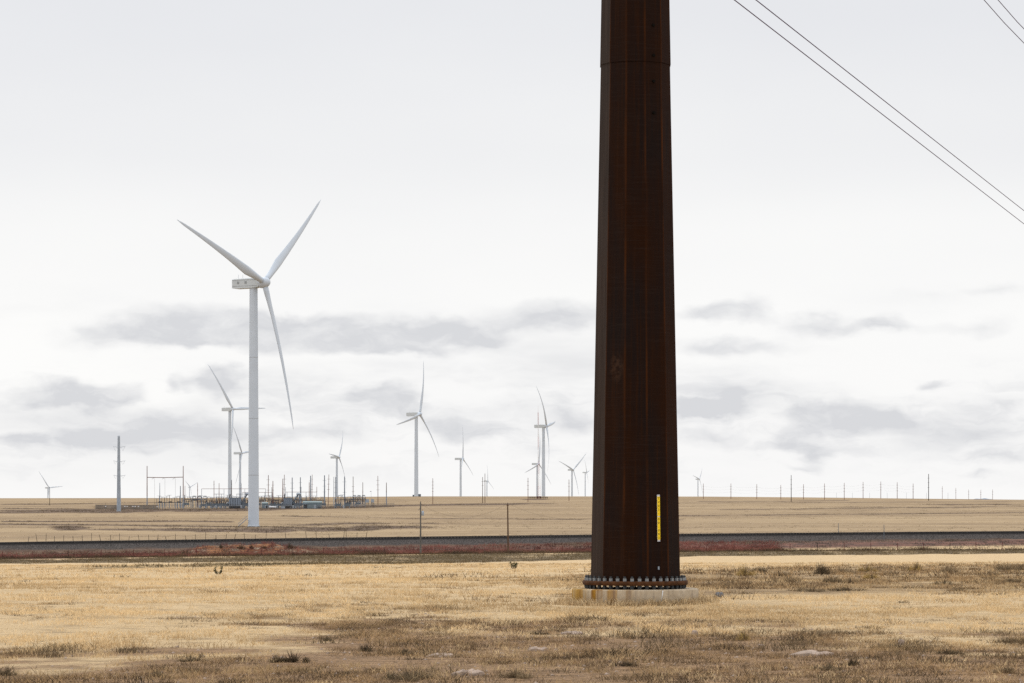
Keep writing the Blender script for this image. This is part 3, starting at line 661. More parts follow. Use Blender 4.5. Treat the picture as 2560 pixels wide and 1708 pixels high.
cable('power_cable', wire_through((1836, 0), (2560, 560), Vector((-1.5, 63, 0))), .0165, 'lower cable of the long pair crossing the upper right sky', group=GW)
cable('power_cable', wire_through((1890, 0), (2560, 527), Vector((-1.1, 63, 0))), .0165, 'upper cable of the long pair crossing the upper right sky', group=GW)
cable('power_cable', wire_through((2460, 0), (2560, 108), Vector((6.7, 63, 0))), .012, 'lower cable of the short pair in the top right corner', group=GW)
cable('power_cable', wire_through((2495, 0), (2560, 73), Vector((7.1, 63, 0))), .012, 'upper cable of the short pair in the top right corner', group=GW)

# ------------------------------------------------------------------ railway
def rail_z(x): return -4.87+float(tilt(np.array(x)))
def build_railway():
    prof = [(-16, -3.3, 1), (-8, -2.3, 1), (-5.5, -1.75, .75), (-3.6, -.95, .2), (-2.3, -.24, -.6), (0, -.19, -.8), (2.1, -.24, -.6), (5.5, -1.9, .5), (16, -3.4, 1)]
    xs = np.arange(-420, 421, 4.); V, low = [], []
    for x in xs:
        for (d, z, l) in prof:
            V.append((x, rail_y(x)+d, rail_z(x)+z+(.10*(vnoise(np.array(x*.3), np.array(d)*1., 60)-.5) if abs(d) > 3 else 0))); low.append(l)
    n = len(prof); Fc = [[i*n+k, (i+1)*n+k, (i+1)*n+k+1, i*n+k+1] for i in range(len(xs)-1) for k in range(n-1)]
    me = bpy.data.meshes.new('railway_embankment'); me.from_pydata([tuple(map(float, v)) for v in V], [], Fc)
    a = me.attributes.new('low', 'FLOAT', 'POINT'); a.data.foreach_set('value', np.array(low, np.float32)); me.materials.append(M['ballast'])
    link('railway_embankment', me, kind='structure')
    tr = thing('railway_track', 'single railway track on the dark ballast bank crossing the field', 'railway track', (0, 560, rail_z(0)))
    for d in (-.72, .72):
        mb = MB(); pts = [Vector((x, rail_y(x)+d-560, rail_z(x)-rail_z(0)-.08)) for x in xs]
        mb.path(pts, [.085]*len(pts), 4); mb.build('rail', M['rail'], tr)
    sx = np.arange(-110, 110, .6); order = sorted(sx, key=lambda x: abs(x)); proto = None; rest = MB()
    for i, x in enumerate(order):
        p = Vector((x, rail_y(x)-560, rail_z(x)-rail_z(0)-.27))
        if i < 100:
            if proto is None: proto = MB().box((0, 0, 0), (.24, 2.6, .2)).build('sleeper', M['sleeper'], tr, p)
            else: c = copy_tree(proto, tr); c.location = p
        else: rest.box(p, (.24, 2.6, .2))
    rest.build('sleeper', M['sleeper'], tr, kind='stuff')
build_railway()
def build_mound():
    y = MY; nx, ny = 110, 22; V = []; cx = (MX0+MX1)/2
    for i in range(nx):
        x = MX0+(MX1-MX0)*i/(nx-1)
        for j in range(ny):
            yy = y-5+9*j/(ny-1)
            V.append((x-cx, yy-y, gz(x, yy)-gz(cx, y)-.05+max(0, float(mound_h(np.array(x), np.array(yy))))))
    Fc = [[i*ny+j, (i+1)*ny+j, (i+1)*ny+j+1, i*ny+j+1] for i in range(nx-1) for j in range(ny-1)]
    me = bpy.data.meshes.new('earth_bank'); me.from_pydata(V, [], Fc); me.materials.append(M['mound']); link('earth_bank', me, None, (cx, y, gz(cx, y)), kind='structure')
build_mound()
def on_mound(px, row):
    for yy in np.arange(531, 542, .1):
        x = (px-1280)/F*yy; z = gz(x, yy)+max(0, float(mound_h(np.array(x), np.array(yy))))
        if HZ+(CZ-z)/yy*F <= row: break
    return Vector((x, yy, z-.08))
GM = 'dark bushes on the red earth bank'
for (px, row, w, h, l) in [(466, 1386, 28, 12, 'dark bush at the left foot of the red earth bank'), (552, 1369, 9, 7, 'small dark bush on top of the red bank at its left end'),
    (604, 1371, 17, 8, 'dark bush on the red bank right of the small left one'), (628, 1371, 11, 9, 'dark bush below the white turbine tower on the red bank'),
    (660, 1371, 12, 7, 'dark bush on the red bank just right of the turbine tower line'), (724, 1370, 20, 11, 'largest dark bush on the right part of the red bank')]:
    q = on_mound(px, row); p = shrub(px, row, w/F*q.y*1.6, h/F*q.y*1.7, DRK, l, 260, 'dark_bush', 'bush', GM, y=q.y); p.location = q

# fences by the railway
def post_fence(pts, hs, lab, name, m_list, wires, wm='thinwire', r=.05, leanamt=.05):
    c = pts[len(pts)//2]; root = thing(name, lab, 'fence', c); tops = []
    for i, (p, h) in enumerate(zip(pts, hs)):
        q = p-c; tp = q+Vector((random.gauss(0, leanamt), 0, h)); tops.append((q, tp))
        MB().tube(q-Vector((0, 0, .3)), tp, r*random.uniform(.8, 1.3), r*.8, 6).build('post', M[m_list[i % len(m_list)]], root)
    for w in wires:
        mb = MB(); l = [a.lerp(b, w) for a, b in tops]; mb.path(l, [.012]*len(l), 4); mb.build('wire', M[wm], root)
pxs = [6, 82, 170, 252, 334, 411.6, 492, 573, 653, 731, 808.5, 884, 960, 1035, 1113, 1186, 1262, 1335, 1407, 1480, 1553, 1625, 1696, 1766, 1835, 1905, 1975, 2043, 2110, 2177, 2243, 2309, 2375, 2440, 2505, 2570]
pts = [Vector(((p-1280)/F*507, 507, gz((p-1280)/F*507, 507))) for p in pxs]
post_fence(pts, [1.28+.1*random.random() for _ in pts], 'red brown post and wire fence along the near side of the railway', 'wire_fence', ['redpost', 'redpost', 'woodd', 'redpost', 'redpost'], (.35, .6, .9), r=.065)
pxs = [70, 93, 115, 136, 159, 183, 206, 229, 252, 277, 299, 322, 348, 372, 394, 416, 438, 465, 488.6, 514, 540, 564.5, 586, 611.6, 639, 665, 715, 766, 791, 824, 859, 866, 892, 915]
def onfar(p, D=640): x = (p-1280)/F*D; return Vector((x, D, max(gz(x, D), rail_z(x)-.95)))
post_fence([onfar(p) for p in pxs], [random.choice((.95, 1.1, 1.35, 1.5, .7)) for _ in pxs], 'leaning dark post fence just beyond the railway at left', 'post_fence', ['woodd'], (.7,), r=.055, leanamt=.12)
for px, t, b, D, lab in ((2096, 1308, 1333, 600, 'thin grey marker post behind the track at right, the left one'), (2210, 1312, 1346, 551, 'thin grey marker post in front of the track at right, the taller one')):
    a = P(px, b+3, D); MB().tube((0, 0, 0), (0, 0, (b+3-t)/F*D), .06, .05, 8).build('marker_post', M['galvd'], None, a, label=lab, category='post', group='marker posts by the track')

# wooden utility poles in front of the railway
def attach_cross(parent, z, w, m='woodd', t=.1, dy=0): return MB().box((0, dy, z), (w, t, t)).build('crossarm', M[m], parent)
D1 = 512
def util_pole(px, top, base, m, label, lean=0):
    g = P(px, base, D1); g.z = gz(g.x, g.y); h = CZ+(HZ-top)/F*D1-g.z
    root = thing('utility_pole', label, 'utility pole', g); MB().path([(0, 0, -.4), (lean*h, 0, h)], [.16, .11], 10).build('shaft', M[m], root); return root, g, h
up1, g1, h1 = util_pole(1270.6, 1260, 1382, 'wood', 'brown wooden utility pole standing before the railway fence', -.012)
MB().path([(-.1, 0, h1), (-.1, 0, h1+.22)], [.05, .04], 8).build('insulator', M['insul'], up1)
MB().box((-.1, -.05, h1-.25), (.45, .09, .09)).build('crossarm', M['wood'], up1)
up2, g2, h2 = util_pole(1051.5, 1256, 1379, 'woodg', 'grey utility pole carrying a pale transformer can')
can = MB().lathe([(.19, 0), (.22, .04), (.22, .72), (.17, .80), (.05, .82)], (.36, -.05, h2-2.3), 16).build('transformer_can', M['galvl'], up2)
MB().tube((.36, -.05, h2-1.5), (.36, -.05, h2-1.2), .04, .03, 8).build('bushing', M['insul'], can)
MB().path([(0, 0, h2-.9), (-.35, -.1, h2-1.35)], [.03, .05], 6).build('cutout_fuse', M['insul'], up2)
MB().path([(0, 0, h2), (0, 0, h2+.2)], [.05, .04], 8).build('insulator', M['insul'], up2)
up3, g3, h3 = util_pole(1590, 1262, 1377, 'wood', 'wooden utility pole standing hidden behind the big steel pole')
cable('service_wire', span(g2+Vector((0, 0, h2-.3)), g1+Vector((-.1, 0, h1+.1)), 2.3), .012, 'thin sagging wire between the grey and brown utility poles', m='thinwire', group='wires of the utility line')
cable('service_wire', span(g1+Vector((-.1, 0, h1+.1)), g3+Vector((0, 0, h3)), 2.6), .012, 'thin sagging wire from the brown utility pole towards the steel pole', m='thinwire', group='wires of the utility line')

# ------------------------------------------------------------------ wind turbines
def turbine(label, hub, tips, D, towerx, R=57.8, bend=.085, cfix=None, seams=False, baserow=None, chord=1.):
    ppm = F/D; hp = P(hub[0], hub[1], D)
    tips = tips or [hub]*3
    v = np.array([(hub[1]-t[1])/ppm for t in tips]); h = np.array([(t[0]-hub[0])/ppm for t in tips])
    if cfix is None:
        best = None
        for sgn in (1, -1):
            A = np.array([[math.cos(sgn*2*PI*i/3), -math.sin(sgn*2*PI*i/3)] for i in range(3)])
            s, *_ = np.linalg.lstsq(A, v, rcond=None); Rr = np.hypot(*s); ph = math.atan2(s[1], s[0]); th = np.array([ph+sgn*2*PI*i/3 for i in range(3)])
            B = np.stack([Rr*np.sin(th), -np.cos(th), np.ones(3)], 1); q = np.linalg.solve(B, h)
            if q[0] > 0: best = (Rr, th, q)
        Rr, th, (c, k, m) = best; c = min(max(c, .12), .85)
    else: Rr, th, c, k, m = cfix; th = np.radians(th)
    s = math.sqrt(1-c*c); k, m = k/s, m/s; sc = Rr/50
    ax = Vector((s, -c, 0)); pl = Vector((c, s, 0)); up = Vector((0, 0, 1))
    tw = hp-ax*4.4*sc; dxt = (towerx-1280)/F*D
    tw.x = dxt; gb = gz(tw.x, tw.y)
    base = Vector((tw.x, tw.y, gb)); root = thing('wind_turbine', label, 'wind turbine', base, 'wind turbines on the plain')
    H = hp.z-gb; hl = hp-base; tl = Vector((0, 0, H))
    # tower
    n = 28; zt = H-1.55*sc; rb, rt = 1.86*sc, 1.36*sc
    MB().path([(0, 0, -1), (0, 0, zt*.5), (0, 0, zt)], [rb, (rb+rt)*.5, rt], n).build('tower', M['white'], root)
    if seams:
        for z in ([.06*0+18.6, 44.8, 72*.0+72*0+65.]):
            pass
        for row in (893, 1046, 1188):
            z = CZ+(HZ-row)/F*D-gb; r = rb+(rt-rb)*z/zt+.015; MB().path([(0, 0, z-.09), (0, 0, z+.09)], [r, r], n, cap=False).build('tower_seam', M['seam'], root)
        MB().lathe([(rb+.25, -.5), (rb+.25, .35), (rb+.1, .45)], n=28).build('base_flange', M['seam'], root)
        # access stair at the left foot
        stp = MB(); a = Vector((-rb-3.2, -1.2, 0)); b = Vector((-rb-.2, -1.2, 2.6))
        for o_ in (-.5, .5): stp.path([a+Vector((0, o_, .1)), b+Vector((0, o_, .1))], [.10, .10], 6); stp.path([a+Vector((0, o_, 1.)), b+Vector((0, o_, 1.))], [.05, .05], 6)
        for i in range(11): stp.box(a.lerp(b, (i+.5)/11), (.32, 1.0, .06))
        stp.build('access_stair', M['galvl'], root)
    else:
        MB().lathe([(rb+.2, -.5), (rb+.2, .3), (rb+.05, .4)], n=20).build('base_flange', M['seam'], root)
    # nacelle: box shell along the axis behind the hub
    A3 = Matrix((ax, Vector((-ax.y, ax.x, 0)), up)).transposed()
    nb = MB(); L0, L1 = -12.2*sc, -1.6*sc; ctr = hl.copy(); hh, ww = 1.62*sc, 1.65*sc
    sec = [(L0, .93, -1, .86), (L0+1.*sc, 1, -1.12, .93), (L1-2.5*sc, 1, -1.08, 1.0), (L1, .86, -.86, .9)]
    b = 0
    for (l, wf, lo, hi) in sec:
        for (y, z) in ((-wf, lo), (wf, lo), (wf, hi*.86), (wf*.9, hi), (-wf*.9, hi), (-wf, hi*.86)): nb.v.append(ctr+A3 @ Vector((l, y*ww, z*hh)))
    for i in range(3):
        for j in range(6): nb.f.append([i*6+j, i*6+(j+1) % 6, (i+1)*6+(j+1) % 6, (i+1)*6+j]); nb.smooth.append(False)
    nb.f.append([0, 1, 2, 3, 4, 5][::-1]); nb.f.append([18, 19, 20, 21, 22, 23]); nb.smooth += [False, False]
    nac = nb.build('nacelle', M['nacelle'], root)
    if seams:
        for l in (-9.6, -6.5): MB().box(ctr+A3 @ Vector((l*sc, -ww-.01, .1*hh)), (.85, .06, .8), A3).build('vent', M['vent'], nac)
        for z in (.62, -.62): MB().box(ctr+A3 @ Vector((-7.*sc, -ww*1.0-.015, z*hh)), (9.6, .04, .09), A3).build('shell_seam', M['vent'], nac)
        for l in (-10.6, -8.8): MB().tube(ctr+A3 @ Vector((l*sc, 0, hh*.85)), ctr+A3 @ Vector((l*sc, 0, hh*.85+1.6)), .05, .035, 6).build('wind_vane_mast', M['galv'], nac)
    else: MB().tube(ctr+A3 @ Vector((-10.*sc, 0, hh*.85)), ctr+A3 @ Vector((-10*sc, 0, hh*.85+1.5)), .05, .04, 5).build('wind_vane_mast', M['galv'], nac)
    # hub with rounded nose
    tl_ = k/Rr; axt = (ax+up*tl_).normalized(); zx = axt; yx = Vector((-ax.y, ax.x, 0)); xx = yx.cross(zx)
    HM = Matrix((xx, yx, zx)).transposed()
    MB().lathe([(1.45*sc, -1.75*sc), (1.72*sc, -1.5*sc), (1.82*sc, -.6*sc), (1.80*sc, .4*sc), (1.55*sc, 1.2*sc), (1.05*sc, 1.85*sc), (.45*sc, 2.15*sc), (.05, 2.2*sc)], hl, 28, HM).build('hub', M['white'], root)
    # blades
    for i in range(3):
        d = (up*math.cos(th[i])+pl*math.sin(th[i])); tl = (pl*math.cos(th[i])-up*math.sin(th[i]))   # span direction, tangential direction
        bm_ = bend*Rr; cone = bm_+m; mb = MB(); ns, nc = 26, 14
        for j in range(ns):
            t = (j/(ns-1)); r = 1.2*sc+(Rr-1.2*sc)*t; q = r/Rr
            cen = hl+d*r+ax*((-k*math.cos(th[i])+cone)*q-bm_*q*q)
            ch = float(np.interp(t, [0, .05, .2, .45, .75, .93, 1], [1.9, 1.95, 3.05, 2.2, 1.35, .85, .12]))*sc*chord
            tk = float(np.interp(t, [0, .05, .2, .45, .75, 1], [1.9, 1.9, 1.0, .48, .22, .04]))*sc
            twi = math.radians(float(np.interp(t, [0, .2, .5, 1], [16, 12, 6, 1]))+4)
            cd = (tl*math.cos(twi)+ax*math.sin(twi)); td = d.cross(cd)
            offc = float(np.interp(t, [0, .2, 1], [0, .14, .12]))*ch
            for k_ in range(nc):
                a = 2*PI*k_/nc; xx_ = math.cos(a); yy_ = math.sin(a)*(1-(.45*(xx_ < 0)*(-xx_) if t > .06 else 0))
                mb.v.append(cen+cd*(xx_*ch/2-offc)+td*(yy_*tk/2))
        for j in range(ns-1):
            for k_ in range(nc): mb.f.append([j*nc+k_, j*nc+(k_+1) % nc, (j+1)*nc+(k_+1) % nc, (j+1)*nc+k_]); mb.smooth.append(True)
        mb.f.append([k_ for k_ in range(nc)][::-1]); mb.f.append([(ns-1)*nc+k_ for k_ in range(nc)]); mb.smooth += [False, False]
        mb.build('blade', M['white'], root)
    return root
def autoD(hub, tips, R):
    v = np.array([hub[1]-t[1] for t in tips]); v = v-v.mean(); return F*R/math.sqrt((v*v).sum()/1.5)
turbine('nearest and largest white wind turbine, standing before the substation', (660.5, 706.5), None, 981, 632.5, cfix=(48.8, [51, 171, -69.5], .505, .12*48.8*.86, .012*48.8*.86), seams=True, bend=.07)
TL = [('tall grey turbine just left of the nearest turbine behind the substation', (582, 1023), [(524, 898), (655.6, 1004), (579, 1126)], 574, 50, .10),
 ('smaller turbine seen between the tall grey one and the nearest tower', (604.5, 1133), [(584.5, 1062), (632, 1126), (591, 1212)], 600, 57.8, .10),
 ('tiny turbine right behind the substation portal frame', (476, 1217.8), [(464, 1196), (493, 1200), (479.5, 1241)], 473.6, 57.8, .07),
 ('tiny pinkish turbine alone at the far left of the skyline', (122.8, 1219.6), [(99, 1177), (151.4, 1215), (121.5, 1264)], 119.5, 57.8, .06),
 ('turbine rising behind the right half of the substation poles', (847.3, 1143.5), [(854, 1072.6), (826.8, 1135.8), (864, 1222)], 842, 57.8, .16),
 ('tall turbine on the ridge right of the substation with base boxes', (1049.3, 1035.4), [(1057, 898.5), (995.5, 1065), (1095.5, 1142)], 1040.5, 57.8, .13),
 ('slim turbine with one blade straight up, left of the paired brown poles', (1157, 1147.3), [(1156, 1063.5), (1149.5, 1187), (1182.7, 1188.5)], 1151.6, 57.8, .07),
 ('tiny faint turbine just right of the paired brown poles', (1219.4, 1202.8), [(1217.5, 1161), (1215.5, 1223), (1234.5, 1223.5)], 1217.3, 57.8, .07),
 ('tall turbine with a side on rotor next to the red and white mast', (1366, 1065.6), [(1339, 965.7), (1390, 1050), (1367.8, 1180)], 1358.7, 57.8, .17),
 ('smaller turbine directly behind the red and white lattice mast', (1346.6, 1160), [(1350, 1086), (1311, 1183), (1378.5, 1212)], 1343, 57.8, .10),
 ('turbine with spread blades just left of the rusty steel pole', (1433, 1174.7), [(1396, 1152), (1467, 1130.5), (1447, 1237.6)], 1430, 57.8, .12),
 ('small turbine closest to the left edge of the rusty steel pole', (1466.6, 1181.4), [(1459.7, 1143.9), (1475.8, 1170.7), (1470.7, 1216)], 1463, 57.8, .12),
 ('small turbine alone to the right of the rusty steel pole', (1748.5, 1198), [(1728.7, 1181.7), (1757.3, 1161.7), (1757, 1230)], 1745, 57.8, .12)]
for (lab, hub, tips, tx, R, bd) in TL: turbine(lab, hub, tips, autoD(hub, tips, R), tx, R, bd)
# transformer boxes at the foot of the ridge turbine
for px, w, h, lab in ((1033.5, 1.6, 1.5, 'dark box at the left foot of the ridge turbine'), (1049, 2.6, 2.2, 'pale grey box at the right foot of the ridge turbine')):
    p = P(px, 1240, 2960); p.z = gz(p.x, p.y); mb = MB().box((0, 0, h/2+.1), (w, 1.5, h)); mb.box((0, 0, h+.2), (w*1.1, 1.7, .2)); mb.build('transformer_box', M['galvd'], None, p, label=lab, category='electric box', group='boxes at the ridge turbine')

# ------------------------------------------------------------------ poles and masts of the power lines
def pole_at(px, top, base, w0, w1, m, label, arms=(), armw=10, group=None, D=None, name='line_pole', cat='pole', lean=0, side=0, m2=None, split=.5):
    g = gp(px, base, 600) if D is None else P(px, base, D); g.z = gz(g.x, g.y); D = g.y; k = D/F
    h = CZ+(HZ-top)*k-g.z; root = thing(name, label, cat, g, group)
    lx = lean*k
    if m2:
        hs = h*split; MB().path([(0, 0, -.5), (lx*split, 0, hs)], [w0*k/2, (w0+(w1-w0)*split)*k/2], 10).build('shaft', M[m], root)
        MB().path([(lx*split, 0, hs), (lx, 0, h)], [(w0+(w1-w0)*split)*k/2*.96, w1*k/2], 10).build('shaft', M[m2], root)
    else: MB().path([(0, 0, -.5), (lx, 0, h)], [w0*k/2, w1*k/2], 10).build('shaft', M[m], root)
    for r in arms:
        z = CZ+(HZ-r)*k-g.z; w = armw*k; x = lx*z/h+side*w/2
        a = MB().path([(x-w/2, 0, z), (x+w/2, 0, z+.25*side)], [.16*k/.24*.5, .12*k/.24*.5], 6).build('crossarm', M['insul' if 'red' in m else m], root)
    return root
GP = 'tall line poles round the substation'
bigp = pole_at(297, 1089.5, 1279, 11, 6, 'galvl', 'large grey tapered steel pole left of the substation', (), group=None, name='steel_pole')
k = bigp.location.y/F
for i, r in enumerate((1118.5, 1154.5, 1190.5)):
    for s_, l in ((-1, 13), (1, 16.5)):
        z = CZ+(HZ-r)*k-bigp.location.z; am = MB().path([(s_*2.5*k, 0, z), (s_*l*k, -.5, z+.5)], [.11, .07], 6).build('crossarm', M['galvl'], bigp)
        MB().path([(s_*l*k*.96, -.5, z+.4), (s_*l*k*.62, -.5, z-(2.0 if i == 0 else 1.4)), (s_*l*k*.42, -.5, z-.1)], [.05]*3, 6).build('insulator', M['galvl'], am)
pole_at(124.2, 1217, 1263.5, 1.3, 1., 'woodd', 'dark thin pole in front of the tiny turbine at far left', group=GP)
for (px, top, base, w0, w1, m, lab, arms, aw, ln) in [
 (399.4, 1207, 1271, 2.6, 1.1, 'galv', 'slim grey mast under the portal frame of the substation', (), 0, 0),
 (451, 1215, 1269, 2.8, 1.9, 'galv', 'short thick grey mast left of the portal frame right column', (), 0, 0),
 (462.4, 1215, 1263, 1.3, 1., 'redpole', 'thin orange brown pole right of the portal frame', (), 0, 0),
 (494, 1208, 1268, 1.7, 1.2, 'redpole', 'reddish pole behind the left capacitor racks', (1217, 1223.5, 1227), 2.5, 0),
 (535, 1202, 1268, 1.8, 1.2, 'redpole', 'reddish pole left of the first transformer, the taller one', (1211.5,), 3, 0),
 (547.7, 1208, 1268, 1.8, 1.2, 'redpole', 'dark reddish pole close to the first transformer, the shorter one', (1231,), 3, 0),
 (579, 1200, 1264, 2, 1.4, 'woodd', 'dark pole touching the right edge of the tall grey turbine tower', (1210.5,), 3, 0),
 (603, 1208, 1264, 2., 1.4, 'galv', 'grey pole against the tower of the smaller turbine', (1218.5,), 5, 0),
 (670.5, 1188, 1269, 1.9, 1.5, 'redpole', 'red brown pole right of the nearest turbine, above the small shed', (1199.7, 1212.6, 1225.4), 9, .4),
 (682, 1202.5, 1268, 3.4, 1.5, 'redpole', 'red brown pole above the white tank', (1213, 1225.5), 6, .3),
 (679.4, 1218, 1266, 1.3, 1., 'woodd', 'thin dark pole just left of the pole above the white tank', (), 0, 0),
 (706.5, 1197, 1267, 3., 1.4, 'redpole', 'brown pole left of the second transformer, the lower of the close pair', (1222,), 3, .5),
 (709.5, 1187, 1266, 1.8, 1.3, 'redpole', 'tallest brown pole of the close pair by the second transformer', (1198, 1211.3, 1224.5), 9, 1.4),
 (713.8, 1218, 1264, 1.4, 1., 'galv', 'short grey pole over the second transformer tank', (), 0, 0),
 (730.5, 1194, 1265, 2.9, 2.2, 'galv', 'thick grey pole behind the second transformer', (1208, 1221), 10, 0),
 (751, 1193.5, 1265, 2.9, 2.1, 'galv', 'thick grey pole above the second conservator tank', (1207, 1220), 8, 0),
 (752.2, 1217, 1264, 2.9, 2.3, 'galvl', 'short pale grey pole overlapping the one above the conservator', (), 0, 0),
 (773, 1206, 1264, 2.2, 1.4, 'redpole', 'brown pole left of the thick pole over the control house', (1230,), 4, 0),
 (776.6, 1189.5, 1266, 3.6, 2.4, 'galv', 'thick grey pole rising behind the control house', (1202.5, 1216), 9, 0),
 (779.8, 1186.5, 1262, 1.6, 1., 'redpole', 'tall thin brown pole close right of the thick one behind the control house', (1198, 1211, 1224), 6, .8),
 (792, 1217, 1263, 1.7, 1.1, 'redpole', 'short brown pole at the right end of the control house', (1228.5,), 3, 0),
 (811.3, 1188.5, 1265.5, 3.8, 2.4, 'galv', 'thick grey pole right of the control house', (1201.5, 1215.5, 1230), 9, 0),
 (820.2, 1186.5, 1267.5, 1.8, 1.2, 'redpole', 'leaning brown pole right of the thick grey pole by the control house', (1198, 1210.5, 1224), 8, 2),
 (834.6, 1192, 1266, 2.1, 1.3, 'galvl', 'slim pale pole left of the pole before the rear turbine', (1230,), 3, 0),
 (839.4, 1192.5, 1266.3, 3., 2.5, 'galv', 'thick blue grey pole before the tower of the rear turbine', (1206, 1219.5, 1232), 9, 0),
 (861.4, 1191.5, 1264.5, 3.4, 2.3, 'galv', 'thick grey pole touching the lower blade tip of the rear turbine', (1205, 1231), 10, 0),
 (882.8, 1191.6, 1262, 1.9, 1.3, 'wood', 'brown pole above the first right hand capacitor rack', (1216.5, 1229.5), 7, 0),
 (907, 1206, 1261, 1.9, 1.3, 'wood', 'shorter brown pole above the last right hand capacitor rack', (1230,), 3, 0),
 (945, 1190, 1263.5, 1.8, 1.2, 'redpole', 'dark brown pole right of the two grey capacitor cabinets', (1201, 1212.5, 1225), 8, -.4)]:
    pole_at(px, top, base, w0, w1, m, lab, arms, aw, GP, lean=ln)
pole_at(966, 1206.7, 1264.5, 2.8, 1.4, 'galv', 'two tone pole, grey below and brown above, right of the substation', (1230,), 3, GP, m2='wood', split=.58)
for (px, top, base, m, lab, arms) in [(1082, 1196, 1261, 'redpole', 'brown pole standing alone between the two ridge turbines', (1205, 1213, 1221, 1229)), (1206.5, 1193, 1258, 'wood', 'shorter brown pole of the close pair before the faint turbine', (1204, 1214)), (1212.4, 1184, 1258, 'wood', 'taller brown pole of the close pair before the faint turbine', ()),
 (1320, 1195, 1255.5, 'redpole', 'brown pole left of the red and white lattice mast', (1204, 1214, 1224)), (1422.5, 1199, 1253, 'redpole', 'brown pole just left of the turbine with spread blades', (1208, 1217, 1228))]:
    pole_at(px, top, base, 1.7, 1.2, m, lab, arms, 5, 'brown line poles on the ridge')
GR = 'line of thin poles on the skyline at right'; ROWP = []
names = ['first thin pole right of the rusty steel pole, beside the small turbine', 'second thin pole of the skyline row right of the rusty steel pole', 'thin pole third from the rusty steel pole on the skyline', 'thin pole just left of the first tall dark pole on the skyline', 'thin pole just right of the first tall dark pole on the skyline', 'thin pole second to the right of the first tall dark pole', 'thin pole midway between the two tall dark poles, left of the middle', 'thin pole midway between the two tall dark poles on the skyline', 'thin pole right of the middle between the two tall dark poles', 'thin pole second to the left of the last tall dark pole', 'thin pole just left of the last tall dark pole on the skyline']
for (px, top, base), lab in zip([(1758.3, 1209, 1248), (1827.3, 1209, 1247.6), (1892, 1210.7, 1248), (1952, 1212.7, 1249), (2008.7, 1210.7, 1249), (2061.3, 1209, 1249.5), (2110.6, 1207.5, 1250), (2157.7, 1205, 1247), (2202, 1204, 1246.5), (2243, 1206, 1247), (2282.8, 1209, 1247.5)], names):
    ROWP.append((pole_at(px, top, base, 1.5, 1.0, 'redpole', lab, (top+7, top+14, top+21), 4, GR).location.copy(), top))
for dr, lab in ((7, 'topmost thin wire strung along the skyline row of poles'), (14, 'middle thin wire strung along the skyline row of poles'), (21, 'lowest thin wire strung along the skyline row of poles')):
    pts = []
    for (a, ta), (b, tb) in zip(ROWP[:-1], ROWP[1:]):
        A = Vector((a.x, a.y, CZ+(HZ-ta-dr)/F*a.y)); B = Vector((b.x, b.y, CZ+(HZ-tb-dr)/F*b.y)); pts += span(A, B, .9, 6)[:-1]
    cable('line_wire', pts, .018, lab, group='wires of the skyline row', m='thinwire')
pole_at(1978, 1188, 1255, 1.9, 1.3, 'woodd', 'first tall dark pole on the skyline right of the rusty pole', (1199.5, 1211, 1222.5), 4, 'tall dark poles at right')
pole_at(2321.5, 1185, 1252, 1.9, 1.4, 'woodd', 'last tall dark pole near the right end of the skyline', (1195.5, 1207, 1219), 5, 'tall dark poles at right')
for (px, top), lab in zip([(2355.8, 1216), (2389.6, 1220), (2421.7, 1224), (2452, 1225), (2481.5, 1224)], ['faint pole nearest the last tall dark pole on its right', 'faint pole second right of the last tall dark pole', 'faint pole midway between the last tall dark pole and the right edge', 'faint pole standing above the far blue hill', 'last faint pole of the skyline row, nearest the right edge']):
    pole_at(px, top, 1249, 1.0, .7, 'redpole', lab, (top+6, top+12), 3, 'faint poles at the right end of the skyline', D=3400)
for px in (2091, 2131, 2174, 2218, 2266, 2316, 2370): pole_at(px, 1232, 1250, .6, .45, 'galv', 'very faint short pole far off behind the skyline row at right', (), 0, 'very faint distant poles', D=4300)

